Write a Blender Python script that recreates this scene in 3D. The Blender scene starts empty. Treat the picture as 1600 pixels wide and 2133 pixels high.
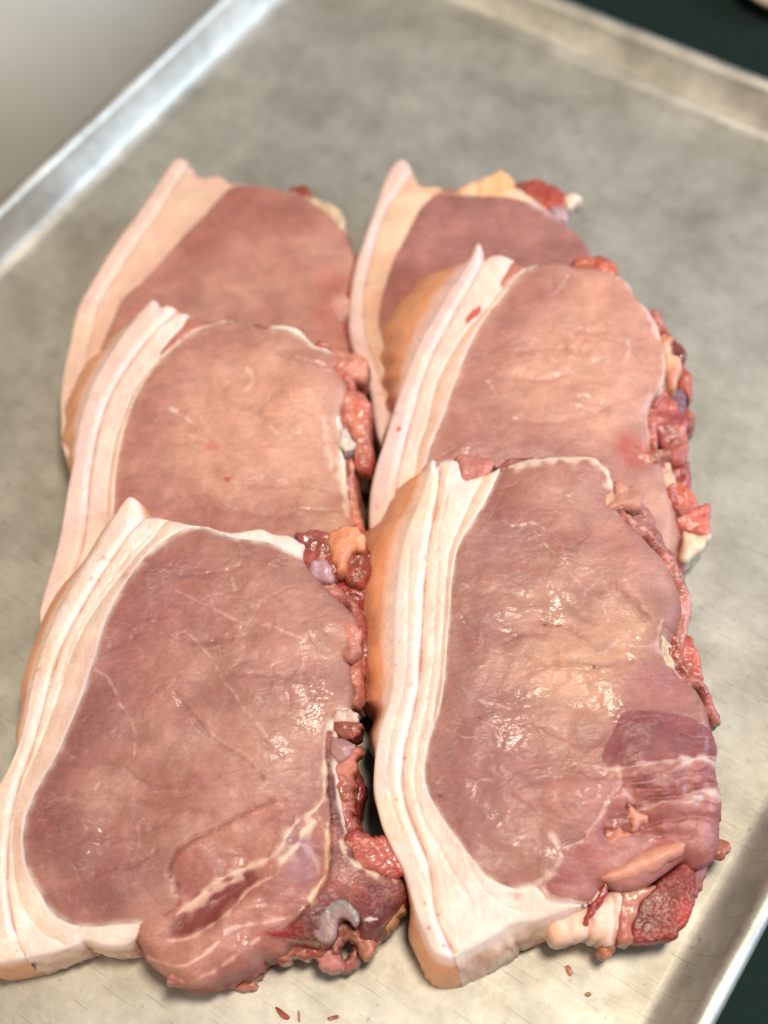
import bpy, math, random
import numpy as np
from mathutils import Matrix, Vector

random.seed(7)
rng = np.random.default_rng(7)
S = bpy.context.scene
COL = S.collection

# ------------------------------------------------------------------ camera
PW, PH = 1600.0, 2133.0           # size of the photograph the outlines were measured in
FPX = 2900.0                      # focal length in those pixels
CAM_H = 0.49
PITCH, ROLL = math.radians(58.43), math.radians(-4.75)
up_c = np.array([math.cos(PITCH) * math.sin(ROLL), math.cos(PITCH) * math.cos(ROLL), math.sin(PITCH)])
fw = np.array([0, 0, -1.0])
Yc = fw - up_c * fw.dot(up_c); Yc /= np.linalg.norm(Yc)
Xc = np.cross(Yc, up_c)
R_WC = np.array([Xc, Yc, up_c])   # camera -> world
CAM_P = np.array([0.0, 0.0, CAM_H])

cam = bpy.data.objects.new('camera', bpy.data.cameras.new('camera'))
COL.objects.link(cam)
m = Matrix.Identity(4)
for i in range(3):
    for j in range(3):
        m[i][j] = R_WC[i, j]
m.translation = CAM_P
cam.matrix_world = m
cam.data.sensor_fit = 'VERTICAL'
cam.data.sensor_height = 36.0
cam.data.sensor_width = 27.0
cam.data.lens = FPX / PH * 36.0
cam.data.clip_start = 0.01
cam.data.clip_end = 50
cam.data.dof.use_dof = True
cam.data.dof.focus_distance = 0.487
cam.data.dof.aperture_fstop = 4.6
S.camera = cam

# ------------------------------------------------------------------ light
world = bpy.data.worlds.new('World'); S.world = world
world.use_nodes = True
bg = world.node_tree.nodes['Background']
bg.inputs[0].default_value = (0.86, 0.92, 1.0, 1)
bg.inputs[1].default_value = 0.12

def area(name, loc, target, sx, sy, power, col):
    d = bpy.data.lights.new(name, 'AREA')
    d.shape = 'RECTANGLE'; d.size = sx; d.size_y = sy; d.energy = power; d.color = col
    o = bpy.data.objects.new(name, d); COL.objects.link(o)
    o.location = loc
    o.rotation_euler = (Vector(target) - Vector(loc)).to_track_quat('-Z', 'Y').to_euler()
    return o
area('overhead_lamp', (0.22, 0.08, 1.25), (0.03, 0.28, 0), 0.22, 0.18, 18.5, (1.0, 0.86, 0.68))
area('window_light', (1.35, 0.15, 0.62), (0.0, 0.35, 0), 0.9, 0.8, 24.0, (0.62, 0.79, 1.0))
area('warm_wall_bounce', (-1.1, -0.5, 0.5), (0.0, 0.35, 0), 1.1, 0.8, 11.5, (1.0, 0.84, 0.62))

S.cycles.max_bounces = 6
S.cycles.diffuse_bounces = 3
S.cycles.glossy_bounces = 3
S.cycles.caustics_reflective = False
S.cycles.caustics_refractive = False
S.view_settings.view_transform = 'Standard'
S.view_settings.look = 'None'
S.view_settings.exposure = -0.24
S.view_settings.gamma = 1.0
S.view_settings.use_curve_mapping = False

# ------------------------------------------------------------------ helpers
def px_ray(p):
    p = np.atleast_2d(np.asarray(p, float))
    q = np.stack([p[:, 0] - PW / 2, -(p[:, 1] - PH / 2), np.full(len(p), -FPX)], 1)
    return q @ R_WC.T
def on_plane(p, P0, n):
    r = px_ray(p)
    t = ((P0 - CAM_P) @ n) / (r @ n)
    return CAM_P + r * t[:, None]
def ground(p, z=0.0):
    return on_plane(p, np.array([0, 0, z]), np.array([0, 0, 1.0]))

def lin(c):
    c = np.asarray(c, float) / 255.0
    return np.where(c <= 0.04045, c / 12.92, ((c + 0.055) / 1.055) ** 2.4)

_perm = rng.permutation(4096)
_g = rng.normal(size=(4096, 2)); _g /= np.linalg.norm(_g, axis=1)[:, None]
def noise(x, y, seed=0):
    x = np.asarray(x) + seed * 17.31; y = np.asarray(y) + seed * 9.77
    xi = np.floor(x).astype(int); yi = np.floor(y).astype(int)
    fx = x - xi; fy = y - yi
    def gd(ix, iy, dx, dy):
        h = _perm[(_perm[ix & 4095] + iy) & 4095]
        return _g[h, 0] * dx + _g[h, 1] * dy
    u = fx * fx * fx * (fx * (fx * 6 - 15) + 10); v = fy * fy * fy * (fy * (fy * 6 - 15) + 10)
    a = gd(xi, yi, fx, fy); b = gd(xi + 1, yi, fx - 1, fy)
    c = gd(xi, yi + 1, fx, fy - 1); d = gd(xi + 1, yi + 1, fx - 1, fy - 1)
    return ((a + (b - a) * u) + ((c + (d - c) * u) - (a + (b - a) * u)) * v) * 1.5
def fbm(x, y, seed=0, o=3):
    s = 0; a = 1.0; f = 1.0
    for k in range(o):
        s = s + a * noise(x * f, y * f, seed + k * 3.7); a *= 0.5; f *= 2.03
    return s
def sstep(a, b, x):
    t = np.clip((x - a) / (b - a), 0, 1); return t * t * (3 - 2 * t)

def smooth_poly(pts, closed=True, sub=4):
    p = np.asarray(pts, float); n = len(p); out = []
    rngi = range(n) if closed else range(n - 1)
    for i in rngi:
        if closed:
            a, b, c, d = p[i - 1], p[i], p[(i + 1) % n], p[(i + 2) % n]
        else:
            a, b, c, d = p[max(i - 1, 0)], p[i], p[i + 1], p[min(i + 2, n - 1)]
        for k in range(sub):
            t = k / sub
            out.append(0.5 * ((2 * b) + (c - a) * t + (2 * a - 5 * b + 4 * c - d) * t * t + (3 * b - a - 3 * c + d) * t ** 3))
    if not closed: out.append(p[-1])
    return np.array(out)
def inside(P, poly):
    x, y = P[:, 0], P[:, 1]; r = np.zeros(len(P), bool)
    a = poly; b = np.roll(poly, -1, 0)
    for (x0, y0), (x1, y1) in zip(a, b):
        if y0 == y1: continue
        c = ((y0 > y) != (y1 > y)) & (x < (x1 - x0) * (y - y0) / (y1 - y0) + x0)
        r ^= c
    return r
def pdist(P, pts, closed, margin):
    """distance of each point to a polyline, capped at margin"""
    d = np.full(len(P), margin * margin, np.float64)
    lo, hi = pts.min(0) - margin, pts.max(0) + margin
    idx = np.nonzero((P[:, 0] > lo[0]) & (P[:, 0] < hi[0]) & (P[:, 1] > lo[1]) & (P[:, 1] < hi[1]))[0]
    if len(idx) == 0: return np.sqrt(d)
    order = np.argsort(P[idx, 0], kind='stable'); idx = idx[order]
    xs = P[idx, 0]; ys = P[idx, 1]; dd = d[idx]
    b = np.roll(pts, -1, 0) if closed else pts[1:]
    a = pts if closed else pts[:-1]
    for (x0, y0), (x1, y1) in zip(a, b):
        i0 = np.searchsorted(xs, min(x0, x1) - margin); i1 = np.searchsorted(xs, max(x0, x1) + margin)
        if i1 <= i0: continue
        X = xs[i0:i1]; Y = ys[i0:i1]
        ex, ey = x1 - x0, y1 - y0; l2 = ex * ex + ey * ey + 1e-18
        t = np.clip(((X - x0) * ex + (Y - y0) * ey) / l2, 0, 1)
        q = (X - x0 - t * ex) ** 2 + (Y - y0 - t * ey) ** 2
        np.minimum(dd[i0:i1], q, out=dd[i0:i1])
    d[idx] = dd
    return np.sqrt(d)
def nearest_on(P, segs):
    """closest point on a set of segments (k,4)"""
    best = np.full(len(P), 1e9); out = P.copy(); nrm = np.zeros_like(P)
    for x0, y0, x1, y1 in segs:
        ex, ey = x1 - x0, y1 - y0; l2 = ex * ex + ey * ey + 1e-18
        t = np.clip(((P[:, 0] - x0) * ex + (P[:, 1] - y0) * ey) / l2, 0, 1)
        qx = x0 + t * ex; qy = y0 + t * ey
        q = (P[:, 0] - qx) ** 2 + (P[:, 1] - qy) ** 2
        w = q < best
        best[w] = q[w]; out[w, 0] = qx[w]; out[w, 1] = qy[w]
        l = math.sqrt(l2); nrm[w] = (ey / l, -ex / l)
    return np.sqrt(best), out, nrm
def segs_of(poly, closed=True):
    b = np.roll(poly, -1, 0) if closed else poly[1:]
    a = poly if closed else poly[:-1]
    return np.concatenate([a, b], 1)
def area_sign(p):
    x, y = p[:, 0], p[:, 1]
    return np.sign(np.sum(x * np.roll(y, -1) - y * np.roll(x, -1)))

def mesh_obj(name, verts, quads, cols, material, parent=None, tris=None):
    me = bpy.data.meshes.new(name)
    nv, nq = len(verts), len(quads)
    me.vertices.add(nv)
    me.vertices.foreach_set('co', np.ascontiguousarray(verts, np.float32).ravel())
    me.loops.add(nq * 4); me.polygons.add(nq)
    me.loops.foreach_set('vertex_index', np.ascontiguousarray(quads, np.int32).ravel())
    me.polygons.foreach_set('loop_start', np.arange(0, nq * 4, 4, dtype=np.int32))
    me.polygons.foreach_set('use_smooth', np.ones(nq, bool))
    me.update(calc_edges=True)
    if cols is not None:
        a = me.color_attributes.new('Col', 'FLOAT_COLOR', 'POINT')
        c4 = np.ones((nv, 4), np.float32); c4[:, :cols.shape[1]] = np.maximum(cols, 0.0)
        a.data.foreach_set('color', c4.ravel())
    me.validate()
    me.materials.append(material)
    o = bpy.data.objects.new(name, me); COL.objects.link(o)
    if parent is not None: o.parent = parent
    return o
def tag(o, label=None, cat=None, group=None, kind=None):
    if label: o['label'] = label
    if cat: o['category'] = cat
    if group: o['group'] = group
    if kind: o['kind'] = kind
    return o

# ------------------------------------------------------------------ materials
def nd(nt, t, **kw):
    n = nt.nodes.new(t)
    for k, v in kw.items():
        if k == 'inp':
            for a, b in v.items(): n.inputs[a].default_value = b
        else: setattr(n, k, v)
    return n
def new_mat(name):
    mt = bpy.data.materials.new(name); mt.use_nodes = True
    nt = mt.node_tree; b = nt.nodes['Principled BSDF']
    return mt, nt, b
def ramp(nt, src, a, b, lk):
    r = nd(nt, 'ShaderNodeMapRange', inp={1: a, 2: b, 3: 0.0, 4: 1.0}); r.interpolation_type = 'SMOOTHSTEP'
    lk(src, r.inputs[0]); return r.outputs[0]

def flesh(name, sss=0.35, radius=(1.0, 0.35, 0.22), scale=0.004, rough=0.36, coat=0.5, coat_rough=0.1,
          bump=0.5, fine=0.25, marble=0.0, marble_col=(0.75, 0.52, 0.45), vary=0.12, grain=900.0, stretch=(1, 1, 1), spots=0.0, fibre=0.0, cells=0.0, granular=0.0):
    mt, nt, b = new_mat(name); lk = nt.links.new
    at = nd(nt, 'ShaderNodeAttribute', attribute_name='Col')
    tc = nd(nt, 'ShaderNodeTexCoord'); oi = nd(nt, 'ShaderNodeObjectInfo')
    ad = nd(nt, 'ShaderNodeVectorMath', operation='MULTIPLY_ADD')
    lk(oi.outputs['Location'], ad.inputs[0]); ad.inputs[1].default_value = (3, 3, 3); lk(tc.outputs['Object'], ad.inputs[2])
    vec = ad.outputs[0]
    col = at.outputs['Color']
    # slow blotches and fine grain on the flesh colour
    n1 = nd(nt, 'ShaderNodeTexNoise', inp={'Scale': 95.0, 'Detail': 2.0, 'Roughness': 0.6, 'Distortion': 0.6}); lk(vec, n1.inputs['Vector'])
    n2 = nd(nt, 'ShaderNodeTexNoise', inp={'Scale': grain, 'Detail': 1.0, 'Roughness': 0.6}); lk(vec, n2.inputs['Vector'])
    def valmul(colsock, noise_sock, amt):
        mr = nd(nt, 'ShaderNodeMapRange', inp={1: 0.3, 2: 0.7, 3: 1 - amt, 4: 1 + amt}); lk(noise_sock, mr.inputs[0])
        vm = nd(nt, 'ShaderNodeVectorMath', operation='SCALE'); lk(colsock, vm.inputs[0]); lk(mr.outputs[0], vm.inputs['Scale'])
        return vm.outputs[0]
    col = valmul(col, n1.outputs[0], vary)
    col = valmul(col, n2.outputs[0], vary * 0.55)
    if fibre:
        mpf = nd(nt, 'ShaderNodeMapping', inp={'Rotation': (0, 0, 0.5), 'Scale': (1, 5, 1)}); lk(vec, mpf.inputs[0])
        nf = nd(nt, 'ShaderNodeTexNoise', inp={'Scale': 130.0, 'Detail': 2.0, 'Roughness': 0.65, 'Distortion': 0.8}); lk(mpf.outputs[0], nf.inputs['Vector'])
        col = valmul(col, nf.outputs[0], fibre)
    valley = None
    if cells:
        wn = nd(nt, 'ShaderNodeTexNoise', inp={'Scale': 70.0, 'Detail': 3.0}); lk(vec, wn.inputs['Vector'])
        wm = nd(nt, 'ShaderNodeVectorMath', operation='MULTIPLY_ADD'); lk(wn.outputs['Color'], wm.inputs[0]); wm.inputs[1].default_value = (0.014, 0.014, 0.0); lk(vec, wm.inputs[2])
        mc = nd(nt, 'ShaderNodeMapping', inp={'Rotation': (0, 0, -0.35), 'Scale': (0.75, 1.25, 1)}); lk(wm.outputs[0], mc.inputs[0])
        vo = nd(nt, 'ShaderNodeTexVoronoi', feature='DISTANCE_TO_EDGE', inp={'Scale': 66.0}); vo.voronoi_dimensions = '2D'; lk(mc.outputs[0], vo.inputs['Vector'])
        valley = ramp(nt, vo.outputs['Distance'], 0.0, 0.085, lk)
        mk = nd(nt, 'ShaderNodeTexNoise', inp={'Scale': 38.0, 'Detail': 2.0}); lk(vec, mk.inputs['Vector'])
        mkr = ramp(nt, mk.outputs[0], 0.45, 0.68, lk)
        lo = nd(nt, 'ShaderNodeMath', operation='SUBTRACT'); lo.inputs[0].default_value = 1.0; lk(valley, lo.inputs[1])
        lm = nd(nt, 'ShaderNodeMath', operation='MULTIPLY'); lk(lo.outputs[0], lm.inputs[0]); lk(mkr, lm.inputs[1])
        l2 = nd(nt, 'ShaderNodeMath', operation='MULTIPLY'); lk(lm.outputs[0], l2.inputs[0]); l2.inputs[1].default_value = 0.13 * cells
        mx = nd(nt, 'ShaderNodeMix', data_type='RGBA'); lk(l2.outputs[0], mx.inputs[0]); lk(col, mx.inputs[6]); mx.inputs[7].default_value = (*lin((128, 72, 66)), 1); col = mx.outputs[2]
        valley = lm.outputs[0]
    if marble:
        mp = nd(nt, 'ShaderNodeMapping', inp={'Rotation': (0, 0, -0.6), 'Scale': (1.0, 1.9, 1)}); lk(vec, mp.inputs[0])
        def vein(scale, width, dist, mscale, mlo, mhi, amt):
            nonlocal col
            v = nd(nt, 'ShaderNodeTexNoise', inp={'Scale': scale, 'Detail': 2.5, 'Roughness': 0.55, 'Distortion': dist}); lk(mp.outputs[0], v.inputs['Vector'])
            s = nd(nt, 'ShaderNodeMath', operation='SUBTRACT'); s.inputs[1].default_value = 0.5; lk(v.outputs[0], s.inputs[0])
            a = nd(nt, 'ShaderNodeMath', operation='ABSOLUTE'); lk(s.outputs[0], a.inputs[0])
            f = ramp(nt, a.outputs[0], width, 0.0, lk)
            mk = nd(nt, 'ShaderNodeTexNoise', inp={'Scale': mscale, 'Detail': 1.0}); lk(vec, mk.inputs['Vector'])
            f2 = ramp(nt, mk.outputs[0], mlo, mhi, lk)
            mu = nd(nt, 'ShaderNodeMath', operation='MULTIPLY'); lk(f, mu.inputs[0]); lk(f2, mu.inputs[1])
            m2 = nd(nt, 'ShaderNodeMath', operation='MULTIPLY'); lk(mu.outputs[0], m2.inputs[0]); m2.inputs[1].default_value = amt
            mx = nd(nt, 'ShaderNodeMix', data_type='RGBA'); lk(m2.outputs[0], mx.inputs[0]); lk(col, mx.inputs[6])
            mx.inputs[7].default_value = (*marble_col, 1); col = mx.outputs[2]
        vein(75.0, 0.012, 0.35, 110.0, 0.50, 0.66, marble)
        vein(150.0, 0.034, 0.15, 150.0, 0.50, 0.72, marble * 0.7)
    if spots:
        vo = nd(nt, 'ShaderNodeTexNoise', inp={'Scale': 260.0, 'Detail': 2.0}); lk(vec, vo.inputs['Vector'])
        f = ramp(nt, vo.outputs[0], 0.66, 0.74, lk)
        m2 = nd(nt, 'ShaderNodeMath', operation='MULTIPLY'); lk(f, m2.inputs[0]); m2.inputs[1].default_value = spots
        mx = nd(nt, 'ShaderNodeMix', data_type='RGBA'); lk(m2.outputs[0], mx.inputs[0]); lk(col, mx.inputs[6])
        mx.inputs[7].default_value = (*lin((196, 120, 92)), 1); col = mx.outputs[2]
    if granular:
        gn = nd(nt, 'ShaderNodeTexNoise', inp={'Scale': 1050.0, 'Detail': 2.0, 'Roughness': 0.7}); lk(vec, gn.inputs['Vector'])
        gl = nd(nt, 'ShaderNodeTexNoise', inp={'Scale': 110.0, 'Detail': 2.0}); lk(vec, gl.inputs['Vector'])
        g1 = ramp(nt, gn.outputs[0], 0.47, 0.60, lk); g2 = ramp(nt, gl.outputs[0], 0.35, 0.6, lk)
        mu = nd(nt, 'ShaderNodeMath', operation='MULTIPLY'); lk(g1, mu.inputs[0]); lk(g2, mu.inputs[1])
        m2 = nd(nt, 'ShaderNodeMath', operation='MULTIPLY'); lk(mu.outputs[0], m2.inputs[0]); m2.inputs[1].default_value = granular
        mx = nd(nt, 'ShaderNodeMix', data_type='RGBA'); lk(m2.outputs[0], mx.inputs[0]); lk(col, mx.inputs[6]); mx.inputs[7].default_value = (*lin((214, 168, 138)), 1); col = mx.outputs[2]
    lk(col, b.inputs['Base Color'])
    # relief: wet wrinkles and fine grain
    mpb = nd(nt, 'ShaderNodeMapping', inp={'Rotation': (0, 0, 0.25), 'Scale': stretch}); lk(vec, mpb.inputs[0])
    b1 = nd(nt, 'ShaderNodeTexNoise', inp={'Scale': 190.0, 'Detail': 3.0, 'Roughness': 0.55, 'Distortion': 0.5}); lk(mpb.outputs[0], b1.inputs['Vector'])
    b2 = nd(nt, 'ShaderNodeTexNoise', inp={'Scale': 520.0, 'Detail': 2.0, 'Roughness': 0.6, 'Distortion': 0.3}); lk(mpb.outputs[0], b2.inputs['Vector'])
    bp1 = nd(nt, 'ShaderNodeBump', inp={'Strength': bump, 'Distance': 0.0012}); lk(b1.outputs[0], bp1.inputs['Height'])
    if valley is not None:
        iv = nd(nt, 'ShaderNodeBump', inp={'Strength': 0.17 * cells, 'Distance': 0.0010}); iv.invert = True; lk(valley, iv.inputs['Height']); lk(iv.outputs[0], bp1.inputs['Normal'])
    bp2 = nd(nt, 'ShaderNodeBump', inp={'Strength': fine, 'Distance': 0.0004}); lk(b2.outputs[0], bp2.inputs['Height']); lk(bp1.outputs[0], bp2.inputs['Normal'])
    lk(bp2.outputs[0], b.inputs['Normal']); lk(bp2.outputs[0], b.inputs['Coat Normal'])
    # wetness comes and goes
    w = nd(nt, 'ShaderNodeTexNoise', inp={'Scale': 60.0, 'Detail': 2.0, 'Roughness': 0.65}); lk(vec, w.inputs['Vector'])
    cw = nd(nt, 'ShaderNodeMapRange', inp={1: 0.52, 2: 0.68, 3: coat * 0.10, 4: coat}); lk(w.outputs[0], cw.inputs[0])
    lk(cw.outputs[0], b.inputs['Coat Weight'])
    b.inputs['Coat Roughness'].default_value = coat_rough
    b.inputs['Roughness'].default_value = rough
    b.inputs['Subsurface Weight'].default_value = sss
    b.inputs['Subsurface Radius'].default_value = radius
    b.inputs['Subsurface Scale'].default_value = scale
    b.inputs['IOR'].default_value = 1.42
    return mt

MAT = {
    'lean': flesh('lean_meat', 0.25, scale=0.003, marble=0.24, bump=0.05, fine=0.30, stretch=(0.75, 1.5, 1), coat=0.27, coat_rough=0.12, vary=0.13, fibre=0.05, rough=0.5, cells=1.0),
    'fat': flesh('fat', 0.3, (1, 0.7, 0.5), 0.0025, rough=0.46, coat=0.2, coat_rough=0.2, bump=0.30, fine=0.4, vary=0.09, stretch=(1.5, 0.5, 1), spots=0.12),
    'rind': flesh('rind', 0.4, (1, 0.6, 0.4), 0.003, rough=0.45, coat=0.15, coat_rough=0.25, bump=0.3, fine=0.5, vary=0.09, spots=0.4),
    'red': flesh('raw_red_meat', 0.3, scale=0.003, marble=0.75, bump=0.5, fine=0.4, coat=0.6, coat_rough=0.1, vary=0.3, fibre=0.15),
    'bone': flesh('cut_bone', 0.2, scale=0.002, rough=0.5, coat=0.4, coat_rough=0.2, bump=0.6, fine=0.6, marble=0.4, marble_col=(0.42, 0.24, 0.2), vary=0.4, grain=1100.0, granular=0.2),
    'sawn': flesh('sawn_bone', 0.1, scale=0.001, rough=0.55, coat=0.3, coat_rough=0.25, bump=0.5, fine=1.0, vary=0.35, grain=900.0, granular=0.32),
    'gristle': flesh('gristle', 0.4, (1, 0.8, 0.7), 0.003, rough=0.4, coat=0.4, coat_rough=0.12, bump=0.35, fine=0.2, vary=0.08),
}

# ------------------------------------------------------------------ flesh builder
# colours of flesh (sRGB)
C = dict(lean=(180, 125, 108), lean_dark=(150, 98, 88), lean_light=(200, 150, 126), fat=(243, 222, 211), fat_pink=(240, 212, 202), rind=(240, 216, 212),
         skin=(240, 174, 134), red=(165, 72, 66), deep=(128, 44, 44), blood=(150, 28, 32), bone=(112, 48, 54), cream=(238, 214, 180),
         white=(240, 222, 208), grey=(150, 140, 138), orange=(216, 140, 108), pinkfat=(226, 168, 146), veil=(214, 176, 166))

def soft_mask(mask, r):
    """three box blurs of a 2D mask"""
    g = mask.astype(float)
    if r < 1: return g
    for _ in range(3):
        for ax in (0, 1):
            pw = [(0, 0), (0, 0)]; pw[ax] = (r + 1, r)
            cs = np.cumsum(np.pad(g, pw, mode='edge'), axis=ax)
            n = g.shape[ax]
            hi = np.take(cs, np.arange(2 * r + 1, 2 * r + 1 + n), axis=ax); lo = np.take(cs, np.arange(0, n), axis=ax)
            g = (hi - lo) / (2 * r + 1)
    return g

class Frame:
    """A chop's own frame: origin on the tray below its near edge, top plane at height t."""
    def __init__(s, base_px, tilt, t, lean=0.0):
        s.O = ground([base_px])[0]
        th, ph = math.radians(tilt), math.radians(lean)
        s.R = np.array((Matrix.Rotation(th, 3, 'X') @ Matrix.Rotation(ph, 3, 'Y')))
        s.t = t
    def local(s, pts, dz=0.0):
        """photograph points -> (u, v) on the plane dz above the top plane"""
        n = s.R[:, 2]
        P = on_plane(pts, s.O + n * (s.t + dz), n)
        return ((P - s.O) @ s.R)[:, :2]
    def empty(s, name):
        e = bpy.data.objects.new(name, None); COL.objects.link(e)
        m = Matrix.Identity(4)
        for i in range(3):
            for j in range(3): m[i][j] = s.R[i, j]
        m.translation = s.O
        e.matrix_world = m
        e.empty_display_size = 0.02
        return e

def build_grid(poly, res):
    lo, hi = poly.min(0) - 2 * res, poly.max(0) + 2 * res
    nx = int((hi[0] - lo[0]) / res) + 2; ny = int((hi[1] - lo[1]) / res) + 2
    gx = lo[0] + np.arange(nx) * res; gy = lo[1] + np.arange(ny) * res
    V = np.stack(np.meshgrid(gx, gy, indexing='xy'), -1).reshape(-1, 2)
    cx, cy = np.meshgrid(gx[:-1] + res / 2, gy[:-1] + res / 2, indexing='xy')
    Cc = np.stack([cx, cy], -1).reshape(-1, 2)
    ii, jj = np.meshgrid(np.arange(nx - 1), np.arange(ny - 1), indexing='xy')
    a = (jj * nx + ii).ravel()
    Q = np.stack([a, a + 1, a + 1 + nx, a + nx], 1)
    return V, Cc, Q, nx - 1, ny - 1

def flesh_slab(parent, t, poly, regions, res, lines=(), blots=(), swells=(), flare=(), bottom=0.0, seed=0, dome=0.0045, lump=(0.0009, 0.00013),
               rings=9, wallnoise=0.0010, bulge=0.001, dome_w=0.040, lw=(22, 5, 3.6)):
    """One continuous piece of flesh cut into named parts.
    regions: [(part, polygon or None, style)], later ones on top. Heights in metres above the plane t."""
    V, Cc, Q, ncx, ncy = build_grid(poly, res)
    lab = np.full(len(Cc), -1)
    lab[inside(Cc, poly)] = 0
    base_in = lab == 0
    for k, (nm, pg, st) in enumerate(regions):
        if pg is None: continue
        sel = base_in & inside(Cc, pg); lab[sel] = k
    # drop specks: cells that share a label with no 4-neighbour
    used = lab >= 0
    # label sets per vertex
    L2 = lab.reshape(ncy, ncx)
    pad = np.full((ncy + 2, ncx + 2), -1); pad[1:-1, 1:-1] = L2
    c00 = pad[:-1, :-1]; c10 = pad[:-1, 1:]; c01 = pad[1:, :-1]; c11 = pad[1:, 1:]
    st4 = np.stack([c00, c10, c01, c11], 0).reshape(4, -1)
    vmin = st4.min(0); vmax = st4.max(0)
    act = vmax >= 0
    edge = act & (vmin != vmax)
    P = V.copy()
    segs = [segs_of(poly)]
    for nm, pg, st in regions:
        if pg is not None: segs.append(segs_of(pg))
    ei = np.nonzero(edge)[0]
    d, q, _ = nearest_on(P[ei], np.concatenate(segs))
    ok = d < 1.1 * res
    # vertices on the outer border snap to the outline only
    out = vmin[ei] < 0
    dO, qO, nO = nearest_on(P[ei], segs[0])
    tgt = np.where(ok[:, None], q, P[ei]); tgt[out] = np.where((dO[out] < 1.3 * res)[:, None], qO[out], P[ei][out])
    P[ei] = tgt
    sgn = area_sign(poly)
    nrm = np.zeros_like(P); nrm[ei] = nO * sgn
    # ---------------------------------------------------------- heights
    ai = np.nonzero(act)[0]
    A = P[ai]
    vl = vmax[ai]
    dout = pdist(A, poly, True, 0.06)
    dout[vmin[ai] < 0] = 0.0
    Hh = np.zeros(len(A))
    er = np.array([st.get('edge', 0.004) for _, _, st in regions])[vl]
    x = np.clip(1 - dout / er, 0, 1)
    Hh -= er * (1 - np.sqrt(np.clip(1 - x * x, 0, 1))) * np.array([st.get('edge_d', 0.85) for _, _, st in regions])[vl]
    Hh += dome * (1 - (1 - np.clip(dout / dome_w, 0, 1)) ** 3)
    mm = 1000.0
    am = np.array([st.get('lump', 1.0) for _, _, st in regions])[vl]
    Hh += lump[0] * am * fbm(A[:, 0] * mm / lw[0], A[:, 1] * mm / lw[0], seed + 1, 2)
    Hh += lump[1] * am * fbm(A[:, 0] * mm / lw[1], A[:, 1] * mm / lw[2], seed + 2, 3)
    cols = np.array([lin(st['col']) for _, _, st in regions])[vl]
    # large natural colour drift inside each part
    c2 = np.array([lin(st.get('col2', st['col'])) for _, _, st in regions])[vl]
    dr = sstep(-0.45, 0.55, fbm(A[:, 0] * mm / 26, A[:, 1] * mm / 20, seed + 5, 3))
    cols = cols * (1 - dr[:, None]) + c2 * dr[:, None]
    for k, (nm, pg, st) in enumerate(regions):
        if pg is None: continue
        dd = pdist(A, pg, True, 0.012)
        own = vl == k
        h = st.get('h', 0.0); hw = st.get('hw', 0.002)
        if h: Hh += np.where(own, h * sstep(0, hw, dd), 0)
        cr = st.get('crease', 0.0005); cwid = st.get('crease_w', 0.0007)
        wob = 0.55 + 0.6 * noise(A[:, 0] * mm / 9, A[:, 1] * mm / 9, seed + k)
        inner = (dout > 0.0008) & (vl <= k)
        Hh -= cr * np.clip(wob, 0.1, 1.3) * np.exp(-(dd / cwid) ** 2) * inner
        if 'rim' in st:     # pale membrane along muscle and bone seams, painted groove shade on rind
            rc, rw, ra = st['rim']
            f = ra * np.exp(-(dd / rw) ** 2) * np.clip(0.75 + 0.7 * noise(A[:, 0] * mm / 5, A[:, 1] * mm / 5, seed + 40 + k), 0, 1) * own
            cols = cols * (1 - f[:, None]) + lin(rc) * f[:, None]
    shp = (ncy + 1, ncx + 1)
    for pg, h, w in swells:
        f = soft_mask(inside(V, pg).reshape(shp), int(w * 0.45 / res)).ravel()[ai]
        Hh += h * f
    wx = 0.0022 * fbm(V[:, 0] * mm / 5, V[:, 1] * mm / 5, seed + 9, 3); wy = 0.0022 * fbm(V[:, 0] * mm / 5, V[:, 1] * mm / 5, seed + 19, 3)
    VW_ = V + np.column_stack([wx, wy])
    for pg, c, w, a in blots:
        k = min(1.0, 0.25 + w / 0.003)
        f = a * soft_mask(inside(VW_ if w > 0.0012 else V, pg).reshape(shp), int(w * 0.55 / res)).ravel()[ai]
        cols = cols * (1 - f[:, None]) + lin(c) * f[:, None]
    for pl, c, w, a, h in lines:
        dd = pdist(A, pl, False, 0.012)
        near = dd < 0.0119
        wn = w * np.clip(0.75 + 0.9 * noise(A[:, 0] * mm / 4.5, A[:, 1] * mm / 4.5, seed + 21), 0.15, 1.8)
        dd = np.abs(dd + 0.0006 * noise(A[:, 0] * mm / 3, A[:, 1] * mm / 3, seed + 31))
        g = np.where(near, np.exp(-(dd / wn) ** 2), 0)
        f = a * g
        if c is not None: cols = cols * (1 - f[:, None]) + lin(c) * f[:, None]
        if h: Hh += h * g
    Z = np.full(len(P), t); Z[ai] = t + Hh
    CC = np.zeros((len(P), 3)); CC[ai] = cols
    flv = np.zeros(len(P))
    bi = np.nonzero(act & (vmin < 0))[0]
    if len(flare):
        fp = np.array([f[0] for f in flare]); fv = np.array([f[1] for f in flare])
        w = 1.0 / (((P[bi][:, None, :] - fp[None]) ** 2).sum(-1) + 1e-6) ** 1.5
        flv[bi] = (w * fv).sum(1) / w.sum(1)
    objs = []
    nx1 = ncx + 1
    padr = pad
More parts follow.
